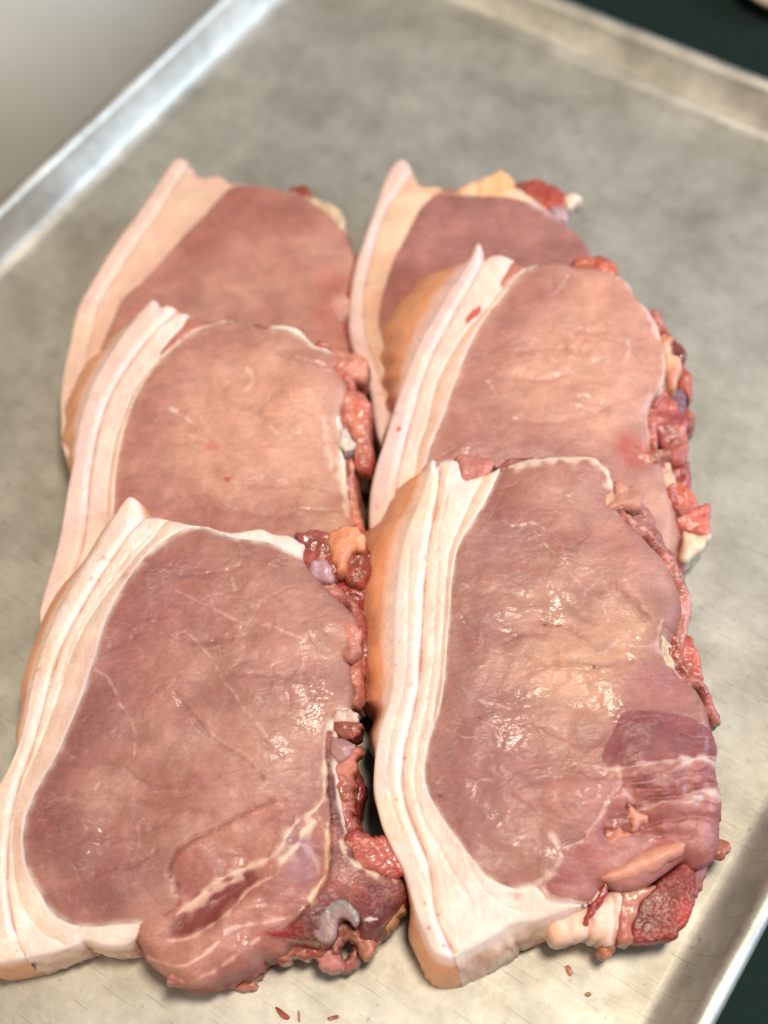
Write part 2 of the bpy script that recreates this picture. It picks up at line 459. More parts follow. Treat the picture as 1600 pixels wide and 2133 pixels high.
    for k, (nm, pg, st) in enumerate(regions):
        sel = np.nonzero(lab == k)[0]
        if len(sel) < 4: continue
        q4 = Q[sel]
        # boundary edges of this part
        ci = sel % ncx; cj = sel // ncx
        nb = {'b': padr[cj, ci + 1], 'r': padr[cj + 1, ci + 2], 't': padr[cj + 2, ci + 1], 'l': padr[cj + 1, ci]}
        eo, eint = [], []
        for key, (i0, i1) in {'b': (0, 1), 'r': (1, 2), 't': (2, 3), 'l': (3, 0)}.items():
            n_ = nb[key]
            mo = n_ < 0; mi = (n_ >= 0) & (n_ != k)
            eo.append(q4[mo][:, [i0, i1]]); eint.append(q4[mi][:, [i0, i1]])
        eo = np.concatenate(eo); eint = np.concatenate(eint)
        uv, inv = np.unique(q4, return_inverse=True); inv = inv.reshape(q4.shape)
        verts = [np.column_stack([P[uv], Z[uv]])]; vc = [CC[uv]]; faces = [inv]
        n0 = len(uv)
        if len(eo):
            ub, ib = np.unique(eo, return_inverse=True); ib = ib.reshape(eo.shape)
            top = np.searchsorted(uv, ub)
            base = P[ub]; zt = Z[ub]; nn = nrm[ub]; fl = flv[ub]
            cs = lin(st.get('side', st['col'])); cs2 = lin(st.get('side2', st.get('side', st['col'])))
            prev = top
            for r in range(1, rings + 1):
                s_ = (r / rings) ** 1.2
                zz = zt + (bottom - zt) * s_
                am_ = math.sin(math.pi * min(1, s_ * 1.05)) if s_ < 0.96 else 0.0
                off = fl * s_ ** 0.75 + bulge * am_ + st.get('wall', 1.0) * wallnoise * min(1, s_ * 5) * (fbm((base[:, 0] + base[:, 1] * 0.6) * mm / 6, zz * mm / 6 + base[:, 1] * mm / 7, seed + 12, 3))
                pos = np.column_stack([base + nn * off[:, None], zz])
                mixk = sstep(-0.5, 0.5, fbm((base[:, 0] - base[:, 1]) * mm / 9, zz * mm / 5 + base[:, 1] * mm / 9, seed + 15, 3))[:, None]
                c_ = cs * (1 - mixk) + cs2 * mixk
                tt = sstep(0.0, 0.16, s_)
                c_ = CC[ub] * (1 - tt) + c_ * tt
                verts.append(pos); vc.append(c_)
                cur = n0 + np.arange(len(ub)); n0 += len(ub)
                faces.append(np.column_stack([cur[ib[:, 0]], cur[ib[:, 1]], prev[ib[:, 1]], prev[ib[:, 0]]]))
                prev = cur
        if len(eint):
            ub, ib = np.unique(eint, return_inverse=True); ib = ib.reshape(eint.shape)
            base = P[ub]
            verts.append(np.column_stack([base, Z[ub]])); vc.append(CC[ub]); a0 = n0 + np.arange(len(ub)); n0 += len(ub)
            verts.append(np.column_stack([base, np.full(len(ub), min(bottom, t - 0.0005))])); vc.append(CC[ub]); b0 = n0 + np.arange(len(ub)); n0 += len(ub)
            faces.append(np.column_stack([b0[ib[:, 0]], b0[ib[:, 1]], a0[ib[:, 1]], a0[ib[:, 0]]]))
        o = mesh_obj(nm, np.concatenate(verts), np.concatenate(faces), np.concatenate(vc), MAT[st['mat']], parent)
        if st.get('label'): o['label'] = st['label']
        objs.append(o)
    return objs

def zoomer(x0, y0, k):
    return lambda pts: np.column_stack([x0 + np.asarray(pts, float)[:, 0] / k, y0 + np.asarray(pts, float)[:, 1] / k])
Z1 = zoomer(0, 1000, 1.8605); Z2 = zoomer(740, 900, 1.730); Z3 = zoomer(60, 580, 2.105); Z4 = zoomer(740, 480, 2.105)
Z5 = zoomer(80, 300, 2.222); Z6 = zoomer(700, 300, 2.667); Z7 = zoomer(500, 1450, 3.2825); Z8 = zoomer(1100, 1450, 3.122)

class Chop:
    def __init__(s, label, frame, res, zf, seed, gain=(0.74, 0.69, 0.78)):
        s.gain = np.array(gain); s.f, s.res, s.zf, s.seed = frame, res, zf, seed
        s.root = frame.empty('pork_chop')
        tag(s.root, label, 'pork chop', 'six pork chops overlapping in two rows on the tray')
        s.lines, s.blots, s.swells, s.flare, s.regions = [], [], [], [], []
    def tone(s, c, k=1.0):
        """this chop's own depth of colour, for flesh tones only"""
        if c is None or c[1] > 168: return c
        l = lin(c) * (1 - k + k * s.gain)
        return tuple(255 * np.where(l <= 0.0031308, l * 12.92, 1.055 * l ** (1 / 2.4) - 0.055))
    def pg(s, pts, closed=True, sub=4, dz=0.0, zf=None):
        return smooth_poly(s.f.local((zf or s.zf)(pts), dz), closed, sub)
    def region(s, name, pts, zf=None, **st):
        for k_ in ('col', 'col2', 'side', 'side2'):
            if k_ in st and st['mat'] == 'lean': st[k_] = s.tone(st[k_], 1.0 if k_[0] == 'c' else 0.5)
        s.regions.append((name, None if pts is None else s.pg(pts, zf=zf), st))
    def line(s, pts, col, w=0.5, a=0.8, h=0.0, zf=None):
        s.lines.append((s.pg(pts, False, 3, zf=zf), s.tone(col), w / 1000, a, h / 1000))
    def blot(s, pts, col, w=1.5, a=0.8, zf=None):
        s.blots.append((s.pg(pts, zf=zf), s.tone(col), w / 1000, a))
    def swell(s, pts, h, w=4.0, zf=None):
        s.swells.append((s.pg(pts, zf=zf), h / 1000, w / 1000))
    def fl(s, pairs):
        for p, v in pairs: s.flare.append((s.f.local(s.zf([p]))[0], v / 1000))
    def body(s, outline, **kw):
        poly = s.pg(outline)
        flesh_slab(s.root, s.f.t, poly, s.regions, s.res, s.lines, s.blots, s.swells, s.flare, seed=s.seed, **kw)
    def bit(s, name, pts, off, th, col, mat='lean', dome=3.0, col2=None, zf=None, edge=3.0, lines=(), side=None, res=None, label=None, lump=1.0, rough_edge=1.1):
        """a loose or raised piece: its top off mm above the chop's face, th mm thick"""
        if name.split('_')[0] in ('side', 'torn', 'dark', 'red') and off < 0.9: off -= 1.2
        dz = off / 1000
        if mat in ('lean', 'red') and col[1] < 130: col = tuple(0.72 * np.array(col) + 0.28 * np.array((196, 134, 118)))
        if mat in ('lean', 'red'): col = s.tone(col, 0.4); col2 = s.tone(col2, 0.4) if col2 else None; side = s.tone(side, 0.4) if side else None
        poly = s.pg(pts, dz=dz, zf=zf, sub=5)
        n = len(poly)
        tg = np.roll(poly, -1, 0) - np.roll(poly, 1, 0); tg /= np.linalg.norm(tg, axis=1)[:, None] + 1e-9
        poly = poly + (0.0013 if name.split('_')[0] in ('side', 'torn', 'dark', 'ragged', 'red') else 0.0005) * area_sign(poly) * np.column_stack([tg[:, 1], -tg[:, 0]])
        k = np.arange(n)
        poly = poly + rough_edge / 1000 * np.column_stack([fbm(k / 4.1, k * 0 + s.seed, len(pts), 2), fbm(k / 4.1, k * 0 + 50 + s.seed, len(pts), 2)])
        st = dict(col=col, col2=col2 or tuple(np.array(col) * 0.86), side=side or tuple(np.array(col) * 0.92), side2=tuple(np.array(side or col) * 0.8), mat=mat, edge=edge * 0.5 / 1000, edge_d=1.0, lump=lump)
        if label: st['label'] = label
        ls = [(smooth_poly(s.f.local((zf or s.zf)(q), dz), False, 3), c, w / 1000, a, h / 1000) for q, c, w, a, h in lines]
        return flesh_slab(s.root, s.f.t + dz, poly, [(name, None, st)], res or max(s.res, 0.00045), ls, seed=s.seed + len(pts) * 1.3 + pts[0][0] * 0.01, bottom=max(0.0003, s.f.t + dz - th / 1000),
                   dome=dome * 0.3 / 1000, dome_w=0.005, lump=(0.0008, 0.00016), lw=(7, 3.0, 2.2), rings=6, wallnoise=0.0007, bulge=0.0004)

    def band(s, pts, out, off, th, col, col2, name='torn_edge', mat='red', inn=3.5, zf=None):
        """continuous torn edge of meat running along one side of the chop"""
        dz = off / 1000
        pl = smooth_poly(s.f.local((zf or s.zf)(pts), dz), False, 10)
        tg = np.gradient(pl, axis=0); tg /= np.linalg.norm(tg, axis=1)[:, None] + 1e-9
        nr = np.column_stack([-tg[:, 1], tg[:, 0]])           # points trace downwards: left of travel is outward
        L = np.concatenate([[0], np.cumsum(np.linalg.norm(np.diff(pl, axis=0), axis=1))]) * 1000
        o_ = out * np.clip(0.55 + 0.75 * fbm(L / 9, L * 0 + s.seed, 2, 2) + 0.35 * fbm(L / 2.2, L * 0 + s.seed, 5, 2), 0.05, 1.6) * np.clip(np.minimum(L, L[-1] - L) / 4, 0, 1)
        poly = np.concatenate([pl + nr * (o_ / 1000)[:, None], (pl - nr * inn / 1000)[::-1]])
        st = dict(col=s.tone(col, 0.4), col2=s.tone(col2, 0.4), side=s.tone(tuple(np.array(col) * 0.9), 0.4), side2=s.tone(tuple(np.array(col2) * 0.8), 0.4), mat=mat, edge=0.0022, edge_d=1.0)
        flesh_slab(s.root, s.f.t + dz, poly, [(name, None, st)], max(s.res, 0.00045), seed=s.seed + 5.5, bottom=max(0.0003, s.f.t + dz - th / 1000),
                   dome=0.0012, dome_w=0.004, lump=(0.0014, 0.0004), lw=(6, 2.6, 1.8), rings=7, wallnoise=0.0016, bulge=0.0006)

LEAN = dict(col=C['lean'], col2=C['lean_light'], side=(178, 96, 84), side2=(150, 66, 60), mat='lean', edge=0.0032)
FAT = dict(h=0.0008, hw=0.0034, col=C['fat'], col2=C['fat_pink'], side=(238, 205, 182), side2=(226, 178, 156), mat='fat', edge=0.0018, lump=0.5)
RIND = dict(rim=((206, 150, 134), 0.0005, 0.65), h=0.0009, hw=0.0034, wall=0.12, col=C['rind'], col2=(240, 212, 196), side=C['skin'], side2=(234, 164, 124), mat='rind', edge=0.0012, lump=0.3, crease=0.0016, crease_w=0.0007)  # rim tint paints the shade of the groove beside the rind
def S_(base, **kw):
    d = dict(base); d.update(kw); return d
VW = C['veil']

# ================================================================== the six chops
# ------------------------------------------------------------------ front left chop
fA = Frame((400, 2020), 11.0, 0.027)
a = Chop('front left pork chop with T-shaped dark red bone and grey cartilage at its lower right', fA, 0.00045, Z1, 3)
a_out = [(505, 65), (532, 80), (545, 115), (560, 140), (600, 140), (650, 150), (710, 165), (750, 174), (800, 176), (840, 190), (900, 200), (960, 192), (1010, 186), (1060, 206), (1120, 212), (1160, 236), (1182, 252),
         (1172, 290), (1200, 345), (1240, 390), (1285, 435), (1330, 480), (1370, 520), (1385, 570), (1375, 640), (1350, 690), (1362, 760), (1368, 830), (1355, 880), (1325, 910), (1310, 960), (1312, 1040), (1318, 1120), (1325, 1200), (1335, 1290), (1350, 1370), (1385, 1440), (1440, 1490), (1510, 1530), (1560, 1560),
         (1562, 1610), (1530, 1670), (1480, 1730), (1420, 1765), (1400, 1720), (1370, 1690), (1330, 1690), (1300, 1720), (1285, 1780), (1250, 1800), (1200, 1790), (1120, 1800), (1090, 1835), (1010, 1850), (980, 1890), (900, 1925), (830, 1950), (760, 1965), (700, 1955), (650, 1925), (600, 1890), (560, 1845), (525, 1790),
         (480, 1808), (400, 1808), (325, 1790), (300, 1805), (200, 1835), (100, 1855), (0, 1875), (-45, 1870), (-62, 1750), (-70, 1600), (-68, 1450), (-50, 1300), (-15, 1200),
         (20, 1140), (60, 1055), (92, 955), (120, 820), (150, 705), (190, 595), (240, 485), (310, 362), (380, 245), (440, 145), (480, 85)]
a.region('fat_layer', None, **S_(FAT))
a.region('inner_fat', [(655, 150), (600, 230), (540, 300), (470, 390), (400, 480), (340, 570), (290, 680), (255, 780), (225, 870), (190, 960), (150, 1060), (110, 1150), (80, 1230), (62, 1330), (60, 1430), (70, 1540), (95, 1640), (140, 1720), (220, 1780), (330, 1700), (700, 800), (800, 150), (760, 120)],
         **S_(FAT, col=(242, 216, 202), col2=(239, 207, 192), crease=0.0007))
a.region('rind', [(562, 128), (500, 225), (430, 328), (355, 445), (295, 550), (250, 640), (220, 720), (195, 810), (165, 920), (128, 1050), (92, 1140), (68, 1230), (52, 1310), (40, 1400), (36, 1500), (40, 1600), (55, 1700), (75, 1790), (85, 1900), (-200, 1950), (-200, 1000), (200, 200), (480, 20)], **S_(RIND))
a_musc = [(752, 182), (690, 212), (622, 262), (578, 305), (540, 355), (500, 412), (452, 490), (420, 560), (400, 620), (380, 700), (352, 780), (330, 850), (302, 920), (270, 990), (240, 1060), (200, 1130), (160, 1200), (130, 1262), (107, 1330), (101, 1400), (114, 1490), (140, 1560), (176, 1615), (205, 1670), (250, 1705), (330, 1730), (420, 1725), (500, 1718), (545, 1722), (560, 1760), (520, 1830), (600, 2050), (1100, 1960), (1300, 1850), (1260, 1650), (1290, 1400), (1268, 1180), (1268, 1000), (1290, 920), (1340, 880), (1500, 860), (1500, 500), (1300, 350), (1190, 300), (1160, 296), (1100, 272), (1040, 250), (960, 238), (900, 228), (850, 205), (800, 186)]
a.region('loin_muscle', a_musc, **S_(LEAN, crease=0.0004, rim=(C['white'], 0.0011, 0.75)))
a_low = [(560, 1715), (640, 1690), (700, 1640), (690, 1560), (672, 1500), (700, 1445), (760, 1400), (840, 1360), (920, 1318), (1000, 1280), (1075, 1246), (1120, 1248), (1150, 1290), (1200, 1280), (1240, 1240), (1262, 1200), (1300, 1400), (1300, 1800), (1200, 1900), (900, 2050), (600, 2050), (480, 1850), (530, 1780)]
a.region('rib_muscle', a_low, **S_(LEAN, col=(184, 120, 104), col2=(204, 146, 122), side=(176, 84, 70), side2=(140, 52, 48), crease=0.0006, crease_w=0.0014, lump=1.7, edge=0.005))
a_bone = [(595, 250), (585, 330), (580, 430), (588, 520), (585, 620), (600, 740), (610, 860), (606, 960), (602, 1060), (600, 1180), (585, 1260), (540, 1330), (480, 1400), (430, 1470), (370, 1530), (290, 1580), (200, 1610), (230, 1650), (400, 1680), (520, 1690), (620, 1690), (700, 1520), (760, 1540), (800, 1700), (950, 1600), (1060, 1480), (1200, 1350), (1200, 1240), (1110, 1260), (1000, 1205), (900, 1165), (820, 1110), (760, 1030), (722, 940), (700, 850), (682, 760), (662, 650), (652, 560), (647, 450), (642, 350), (648, 270), (622, 240)]
a.region('bone', a_bone, zf=Z7, **dict(col=(104, 46, 50), col2=(150, 88, 84), side=(150, 52, 44), side2=(110, 30, 30), mat='bone', edge=0.002, h=0.0006, rim=((225, 190, 160), 0.0004, 0.4), crease=0.0005))
# pale bone wall, right and left of the red marrow
a.line([(650, 270), (640, 350), (645, 450), (652, 560), (665, 650), (690, 780), (705, 880), (730, 960), (765, 1040), (820, 1110), (900, 1165), (1000, 1210), (1070, 1260)], (226, 196, 176), 0.8, 0.85, 0.4, zf=Z7)
a.line([(690, 1000), (720, 1080), (780, 1145), (860, 1190), (940, 1230)], (228, 200, 178), 1.3, 0.8, 0.3, zf=Z7)
a.line([(578, 450), (585, 560), (580, 650), (560, 730), (520, 780), (470, 820)], (228, 198, 172), 1.0, 0.8, 0.3, zf=Z7)
a.line([(600, 880), (604, 1000), (600, 1150), (580, 1240), (530, 1320), (480, 1395)], (226, 190, 160), 0.8, 0.8, 0.2, zf=Z7)
a.blot([(380, 1540), (300, 1575), (200, 1600), (180, 1640), (300, 1660), (400, 1650), (480, 1600)], C['blood'], 1.0, 0.7, zf=Z7)
a.blot([(860, 1260), (960, 1280), (1060, 1290), (1090, 1340), (1000, 1420), (900, 1440), (820, 1400)], (120, 40, 48), 2.0, 0.6, zf=Z7)
a.blot([(620, 280), (600, 420), (610, 640), (630, 860), (640, 860), (640, 640), (630, 400), (640, 290)], (104, 32, 40), 0.4, 0.85, zf=Z7)
# veins and seams of the big muscle
for pl, w, al in [([(690, 440), (760, 475), (830, 510), (900, 545), (960, 570), (1040, 575), (1110, 600), (1170, 622), (1205, 590)], 0.55, .8),
                  ([(725, 598), (790, 660), (835, 715), (870, 790), (910, 830), (940, 885), (1000, 950), (1045, 1015)], 0.5, .75),
                  ([(380, 745), (420, 770), (450, 812), (470, 870), (512, 930), (532, 1000), (530, 1070)], 0.5, .8),
                  ([(905, 390), (918, 440)], 0.8, .7), ([(1150, 622), (1180, 680), (1172, 730), (1140, 790)], 0.35, .6), ([(1172, 730), (1220, 780), (1240, 820)], 0.3, .5),
                  ([(1000, 760), (1060, 750), (1130, 770)], 0.3, .45), ([(1040, 1015), (1090, 1060), (1130, 1100)], 0.3, .5),
                  ([(820, 985), (880, 1030), (960, 1075), (1020, 1140), (1080, 1172), (1112, 1210)], 0.5, .7), ([(700, 850), (750, 890), (800, 960), (830, 1000)], 0.3, .5),
                  ([(880, 350), (930, 330), (940, 280), (920, 240)], 0.4, .5), ([(540, 1330), (550, 1390), (545, 1420)], 0.6, .5), ([(320, 1280), (330, 1330), (350, 1360)], 0.5, .5),
                  ([(1190, 560), (1130, 540), (1080, 540)], 0.3, .5), ([(1240, 900), (1220, 960), (1215, 1010)], 0.35, .6), ([(560, 1230), (640, 1210), (700, 1220)], 0.3, .4),
                  ([(170, 1290), (210, 1300)], 0.6, .6), ([(600, 830), (640, 860), (700, 880)], 0.25, .35), ([(450, 560), (520, 580), (540, 620)], 0.3, .4)]:
    a.line(pl, VW, w * 0.75, al * 0.55, 0.08)
# folds that read as darker valleys
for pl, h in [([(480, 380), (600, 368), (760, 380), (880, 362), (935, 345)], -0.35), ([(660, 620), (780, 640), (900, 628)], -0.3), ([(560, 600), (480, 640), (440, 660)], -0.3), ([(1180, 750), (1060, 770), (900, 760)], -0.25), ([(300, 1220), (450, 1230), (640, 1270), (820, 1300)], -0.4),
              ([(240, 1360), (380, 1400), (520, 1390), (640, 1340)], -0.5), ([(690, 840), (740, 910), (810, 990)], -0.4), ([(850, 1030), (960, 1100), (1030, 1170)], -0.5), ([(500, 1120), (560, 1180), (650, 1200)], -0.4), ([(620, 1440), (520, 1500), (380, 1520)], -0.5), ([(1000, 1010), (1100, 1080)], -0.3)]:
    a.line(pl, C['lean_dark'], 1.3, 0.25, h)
for pl in [[(500, 300), (420, 420), (340, 540), (280, 660), (240, 790)], [(600, 200), (520, 290), (440, 400)], [(430, 180), (340, 330), (260, 470), (200, 600), (150, 760), (120, 900), (80, 1050), (40, 1150)], [(50, 1350), (55, 1500), (80, 1640), (130, 1740)], [(0, 1350), (-10, 1500), (5, 1650), (30, 1780)]]:
    a.line(pl, (236, 196, 184), 0.7, 0.3, -0.3)
# lower muscles
a.line([(668, 1545), (672, 1500), (700, 1445), (760, 1400), (840, 1360), (920, 1318), (1000, 1280), (1075, 1248)], (130, 66, 62), 0.9, 0.3, -0.7)
a.line([(640, 1690), (700, 1640), (692, 1570)], (130, 64, 60), 0.9, 0.3, -0.6)
a.line([(690, 1685), (755, 1645), (800, 1600), (850, 1560), (940, 1520), (1010, 1490), (1080, 1450), (1112, 1390), (1152, 1330)], (230, 194, 174), 1.5, 0.7, 0.5)
a.line([(760, 1650), (840, 1590), (940, 1545)], (234, 190, 170), 1.2, 0.7, 0.2)
a.line([(660, 1785), (730, 1780), (800, 1745), (880, 1690), (950, 1610), (1000, 1570), (1050, 1545)], (225, 180, 165), 0.7, 0.8, 0.3)
a.line([(570, 1850), (680, 1885), (760, 1870), (850, 1800), (900, 1745), (1000, 1722), (1110, 1700), (1180, 1660)], (226, 184, 170), 0.7, 0.8, 0.3)
a.line([(770, 1935), (870, 1882), (960, 1815), (1005, 1780)], (224, 176, 160), 0.5, 0.7, 0.2)
a.line([(1100, 1480), (1150, 1430), (1180, 1370), (1220, 1330)], (238, 206, 180), 1.6, 0.8, 0.3)
a.line([(1150, 1400), (1210, 1440), (1240, 1520)], (206, 170, 172), 1.6, 0.6, -0.3)
a.blot([(730, 1660), (800, 1600), (900, 1560), (1000, 1520), (1010, 1550), (900, 1650), (800, 1740), (700, 1770), (660, 1740)], C['deep'], 1.4, 0.75)
a.blot([(1030, 1540), (1130, 1500), (1190, 1560), (1160, 1640), (1040, 1650), (1000, 1600)], (176, 110, 104), 2.0, 0.6)
a.blot([(1110, 1420), (1180, 1360), (1240, 1400), (1240, 1540), (1200, 1580), (1130, 1500)], (168, 120, 124), 2.0, 0.6)
a.blot([(120, 1300), (180, 1260), (420, 1420), (620, 1500), (600, 1620), (350, 1690), (190, 1600), (120, 1460)], (150, 92, 90), 10.0, 0.6)
a.blot([(120, 1300), (420, 600), (560, 340), (640, 300), (560, 700), (380, 1100), (260, 1400)], (150, 92, 92), 8.0, 0.55)
a.blot([(450, 500), (700, 330), (950, 300), (900, 500), (600, 750), (400, 800)], (180, 118, 110), 10.0, 0.5)
a.blot([(800, 1000), (1200, 900), (1230, 1200), (1000, 1250), (750, 1200)], (214, 158, 136), 11.0, 0.45)
a.blot([(900, 420), (1150, 400), (1330, 560), (1340, 800), (1100, 820), (950, 640)], (210, 154, 134), 10.0, 0.4)
a.swell([(700, 1450), (900, 1340), (1080, 1260), (1140, 1300), (1090, 1400), (940, 1490), (800, 1560), (710, 1530)], 1.7, 9)
a.swell([(720, 1680), (800, 1610), (900, 1570), (1000, 1530), (1010, 1550), (900, 1640), (800, 1730), (700, 1765), (670, 1740)], -3.0, 3.0)
a.swell([(1130, 1500), (1170, 1400), (1220, 1370), (1250, 1420), (1250, 1540), (1200, 1590)], -2.0, 4.0)
a.swell([(560, 1780), (650, 1800), (760, 1840), (860, 1770), (900, 1760), (870, 1860), (760, 1920), (640, 1900)], 1.8, 4.0)
a.swell([(960, 1760), (1080, 1720), (1060, 1790), (950, 1860), (880, 1890)], 1.5, 3.0)
a.swell([(720, 1800), (860, 1720), (960, 1640), (1040, 1660), (960, 1700), (860, 1760)], 1.2, 3.0)
a.swell([(800, 1150), (960, 1150), (1100, 1200), (1000, 1260), (850, 1270), (720, 1230)], 1.5, 7.0)
a.swell([(1190, 300), (1300, 430), (1380, 520), (1380, 680), (1300, 640), (1210, 520), (1170, 380)], 1.6, 5.0)
a.fl([((505, 65), 1), ((400, 210), 8.4), ((240, 485), 13.65), ((150, 705), 12.6), ((100, 920), 9.45), ((30, 1120), 1), ((-60, 1500), 1), ((0, 1880), 4), ((700, 1960), 1), ((1380, 570), 2), ((1300, 1000), 1), ((900, 190), -2), ((1100, 200), -2), ((420, 1808), 2)])
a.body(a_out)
a.band([(1185, 300), (1240, 385), (1310, 455), (1370, 520), (1385, 600), (1365, 690), (1370, 780), (1360, 880)][::-1], 5.5, -4.5, 20, (186, 104, 92), (206, 140, 122))
a.band([(1310, 960), (1316, 1060), (1322, 1160), (1332, 1270), (1350, 1370), (1400, 1450)][::-1], 6.5, -3.0, 20, (172, 84, 76), (206, 140, 122))
# loose pieces on the chop's right side
a.bit('dark_meat_end', [(1185, 255), (1160, 290), (1185, 340), (1240, 380), (1300, 350), (1330, 290), (1320, 230), (1270, 205), (1190, 205), (1150, 215)], -1.0, 22, (150, 74, 78), 'red', col2=(176, 90, 80))
a.bit('fat_flap', [(1268, 205), (1290, 188), (1340, 183), (1390, 195), (1412, 230), (1405, 260), (1360, 270), (1330, 330), (1310, 345), (1300, 300), (1280, 250)], 1.0, 14, C['orange'], 'fat', col2=(228, 164, 130))
a.bit('clear_gristle', [(1205, 330), (1240, 310), (1280, 330), (1290, 370), (1250, 395), (1215, 370)], -0.5, 8, (190, 150, 160), 'gristle')
a.bit('torn_red_meat', [(1320, 330), (1380, 300), (1430, 280), (1440, 420), (1425, 560), (1390, 600), (1330, 520), (1290, 450)], -9, 26, (130, 30, 28), 'red', col2=(180, 60, 48))
a.bit('torn_red_meat', [(1360, 250), (1400, 240), (1420, 330), (1400, 400), (1350, 380)], -5, 18, (168, 74, 58), 'red')
a.bit('side_lobe', [(1300, 560), (1350, 545), (1378, 580), (1382, 640), (1360, 680), (1300, 640), (1280, 600)], 2.0, 16, (206, 136, 120), 'lean', dome=3)
a.bit('side_lobe', [(1370, 520), (1405, 560), (1418, 640), (1408, 730), (1370, 760), (1340, 700), (1340, 580)], -6, 20, (180, 96, 84), 'red', dome=3)
a.bit('white_flap', [(1305, 905), (1330, 893), (1370, 900), (1385, 925), (1350, 935), (1310, 930)], 2.0, 8, (232, 196, 184), 'gristle', dome=1.5, edge=1.5)
a.bit('meat_knob', [(1308, 925), (1350, 925), (1388, 940), (1392, 970), (1370, 985), (1320, 1000), (1300, 960)], 1.0, 16, (156, 80, 68), 'red', dome=2.5)
a.bit('clear_gristle', [(1290, 1000), (1330, 995), (1362, 1020), (1358, 1060), (1330, 1080), (1300, 1090), (1288, 1050)], 1.0, 12, (196, 150, 148), 'gristle', dome=2.5)
a.bit('meat_flap', [(1300, 1110), (1330, 1075), (1370, 1045), (1394, 1036), (1382, 1075), (1368, 1120), (1340, 1160), (1305, 1180)], 0.0, 9, (206, 124, 108), 'lean', dome=1.5, edge=1.5)
a.bit('red_backing', [(1330, 1090), (1375, 1110), (1390, 1180), (1385, 1270), (1350, 1330), (1320, 1260), (1315, 1150)], -8, 18, (136, 36, 34), 'red')
a.bit('side_lobe', [(1308, 1150), (1345, 1140), (1362, 1170), (1360, 1210), (1340, 1240), (1315, 1250)], 0.5, 16, (198, 112, 96), 'red', dome=3)
a.bit('side_lobe', [(1325, 1250), (1360, 1240), (1368, 1275), (1352, 1300), (1378, 1320), (1372, 1355), (1345, 1365), (1325, 1320)], 0.0, 16, (206, 116, 104), 'red', dome=3)
a.bit('red_meat_chunk', [(1345, 1375), (1380, 1368), (1425, 1380), (1440, 1398), (1480, 1390), (1525, 1400), (1548, 1430), (1562, 1490), (1560, 1520), (1520, 1530), (1470, 1515), (1420, 1490), (1380, 1450), (1355, 1410)], 1.5, 22, (184, 92, 84), 'red', dome=3.0, col2=(168, 72, 68), edge=2.0)
a.bit('cartilage', [(498, 1590), (503, 1520), (535, 1462), (590, 1410), (650, 1384), (720, 1390), (772, 1432), (802, 1482), (806, 1545), (785, 1565), (762, 1532), (720, 1506), (682, 1506), (656, 1540), (650, 1600), (638, 1652), (585, 1682), (528, 1650)], 1.7, 16, (126, 116, 116), 'gristle', dome=0.8, zf=Z7, edge=0.9, col2=(150, 116, 114), side=(160, 90, 80), lump=0.1, rough_edge=0.05)
a.bit('canal_lining', [(660, 1560), (700, 1515), (745, 1530), (760, 1590), (720, 1640), (670, 1660), (650, 1620)], -7, 12, (190, 120, 100), 'gristle', zf=Z7)
a.bit('hanging_scrap', [(545, 1640), (600, 1625), (650, 1660), (665, 1740), (680, 1800), (700, 1850), (650, 1880), (590, 1865), (545, 1830), (540, 1780), (560, 1730)], -9, 12, (196, 136, 130), 'gristle', dome=2.5, zf=Z7, col2=(178, 110, 106))
a.bit('hanging_scrap', [(730, 1530), (765, 1545), (800, 1600), (830, 1640), (900, 1660), (915, 1720), (880, 1780), (840, 1780), (820, 1720), (770, 1650), (735, 1590)], -6, 12, (206, 128, 104), 'red', dome=2.5, zf=Z7)
a.bit('hanging_scrap', [(795, 1690), (820, 1700), (800, 1780), (765, 1850), (700, 1865), (690, 1840), (740, 1790), (775, 1740)], -14, 8, (188, 112, 98), 'red', dome=2, zf=Z7, edge=1.5)
a.bit('thin_strand', [(640, 1660), (690, 1640), (740, 1610), (760, 1625), (720, 1660), (670, 1690), (650, 1740), (630, 1720)], -6, 6, (198, 122, 104), 'red', dome=1.5, zf=Z7, edge=1.5)
a.bit('torn_red_meat', [(800, 1600), (870, 1570), (950, 1530), (985, 1540), (970, 1600), (910, 1650), (840, 1660), (800, 1640)], -7, 12, (140, 34, 30), 'red', zf=Z7, dome=2)
a.bit('fat_shred', [(985, 1480), (1030, 1440), (1080, 1410), (1112, 1440), (1090, 1490), (1040, 1560), (1000, 1595), (965, 1570)], -5, 14, (206, 160, 124), 'fat', zf=Z7, dome=2)
a.bit('fat_shred', [(870, 1500), (910, 1450), (950, 1450), (945, 1500), (900, 1540), (865, 1535)], 1.0, 5, (206, 186, 186), 'gristle', zf=Z7, dome=1.2, edge=1.5)
a.bit('bone_edge', [(1000, 1430), (1060, 1360), (1105, 1280), (1130, 1340), (1090, 1400), (1040, 1450), (960, 1540), (930, 1530)], -3, 20, (150, 60, 44), 'red', zf=Z7)
a.bit('ragged_edge', [(290, 1640), (400, 1610), (500, 1640), (550, 1700), (560, 1750), (480, 1760), (380, 1775), (290, 1790), (240, 1760), (250, 1700)], -8, 18, (170, 104, 82), 'red', zf=Z7, dome=2, col2=(150, 50, 46))
a.bit('ragged_edge', [(0, 1930), (60, 1900), (110, 1900), (90, 1950), (40, 1990), (0, 1980)], -20, 6, (190, 110, 86), 'red', zf=Z7, dome=1.5)
a.bit('bead_of_fat', [(655, 1925), (680, 1900), (705, 1905), (715, 1935), (690, 1955), (665, 1950)], 0.5, 12, (216, 128, 116), 'red', dome=2.5, edge=2)

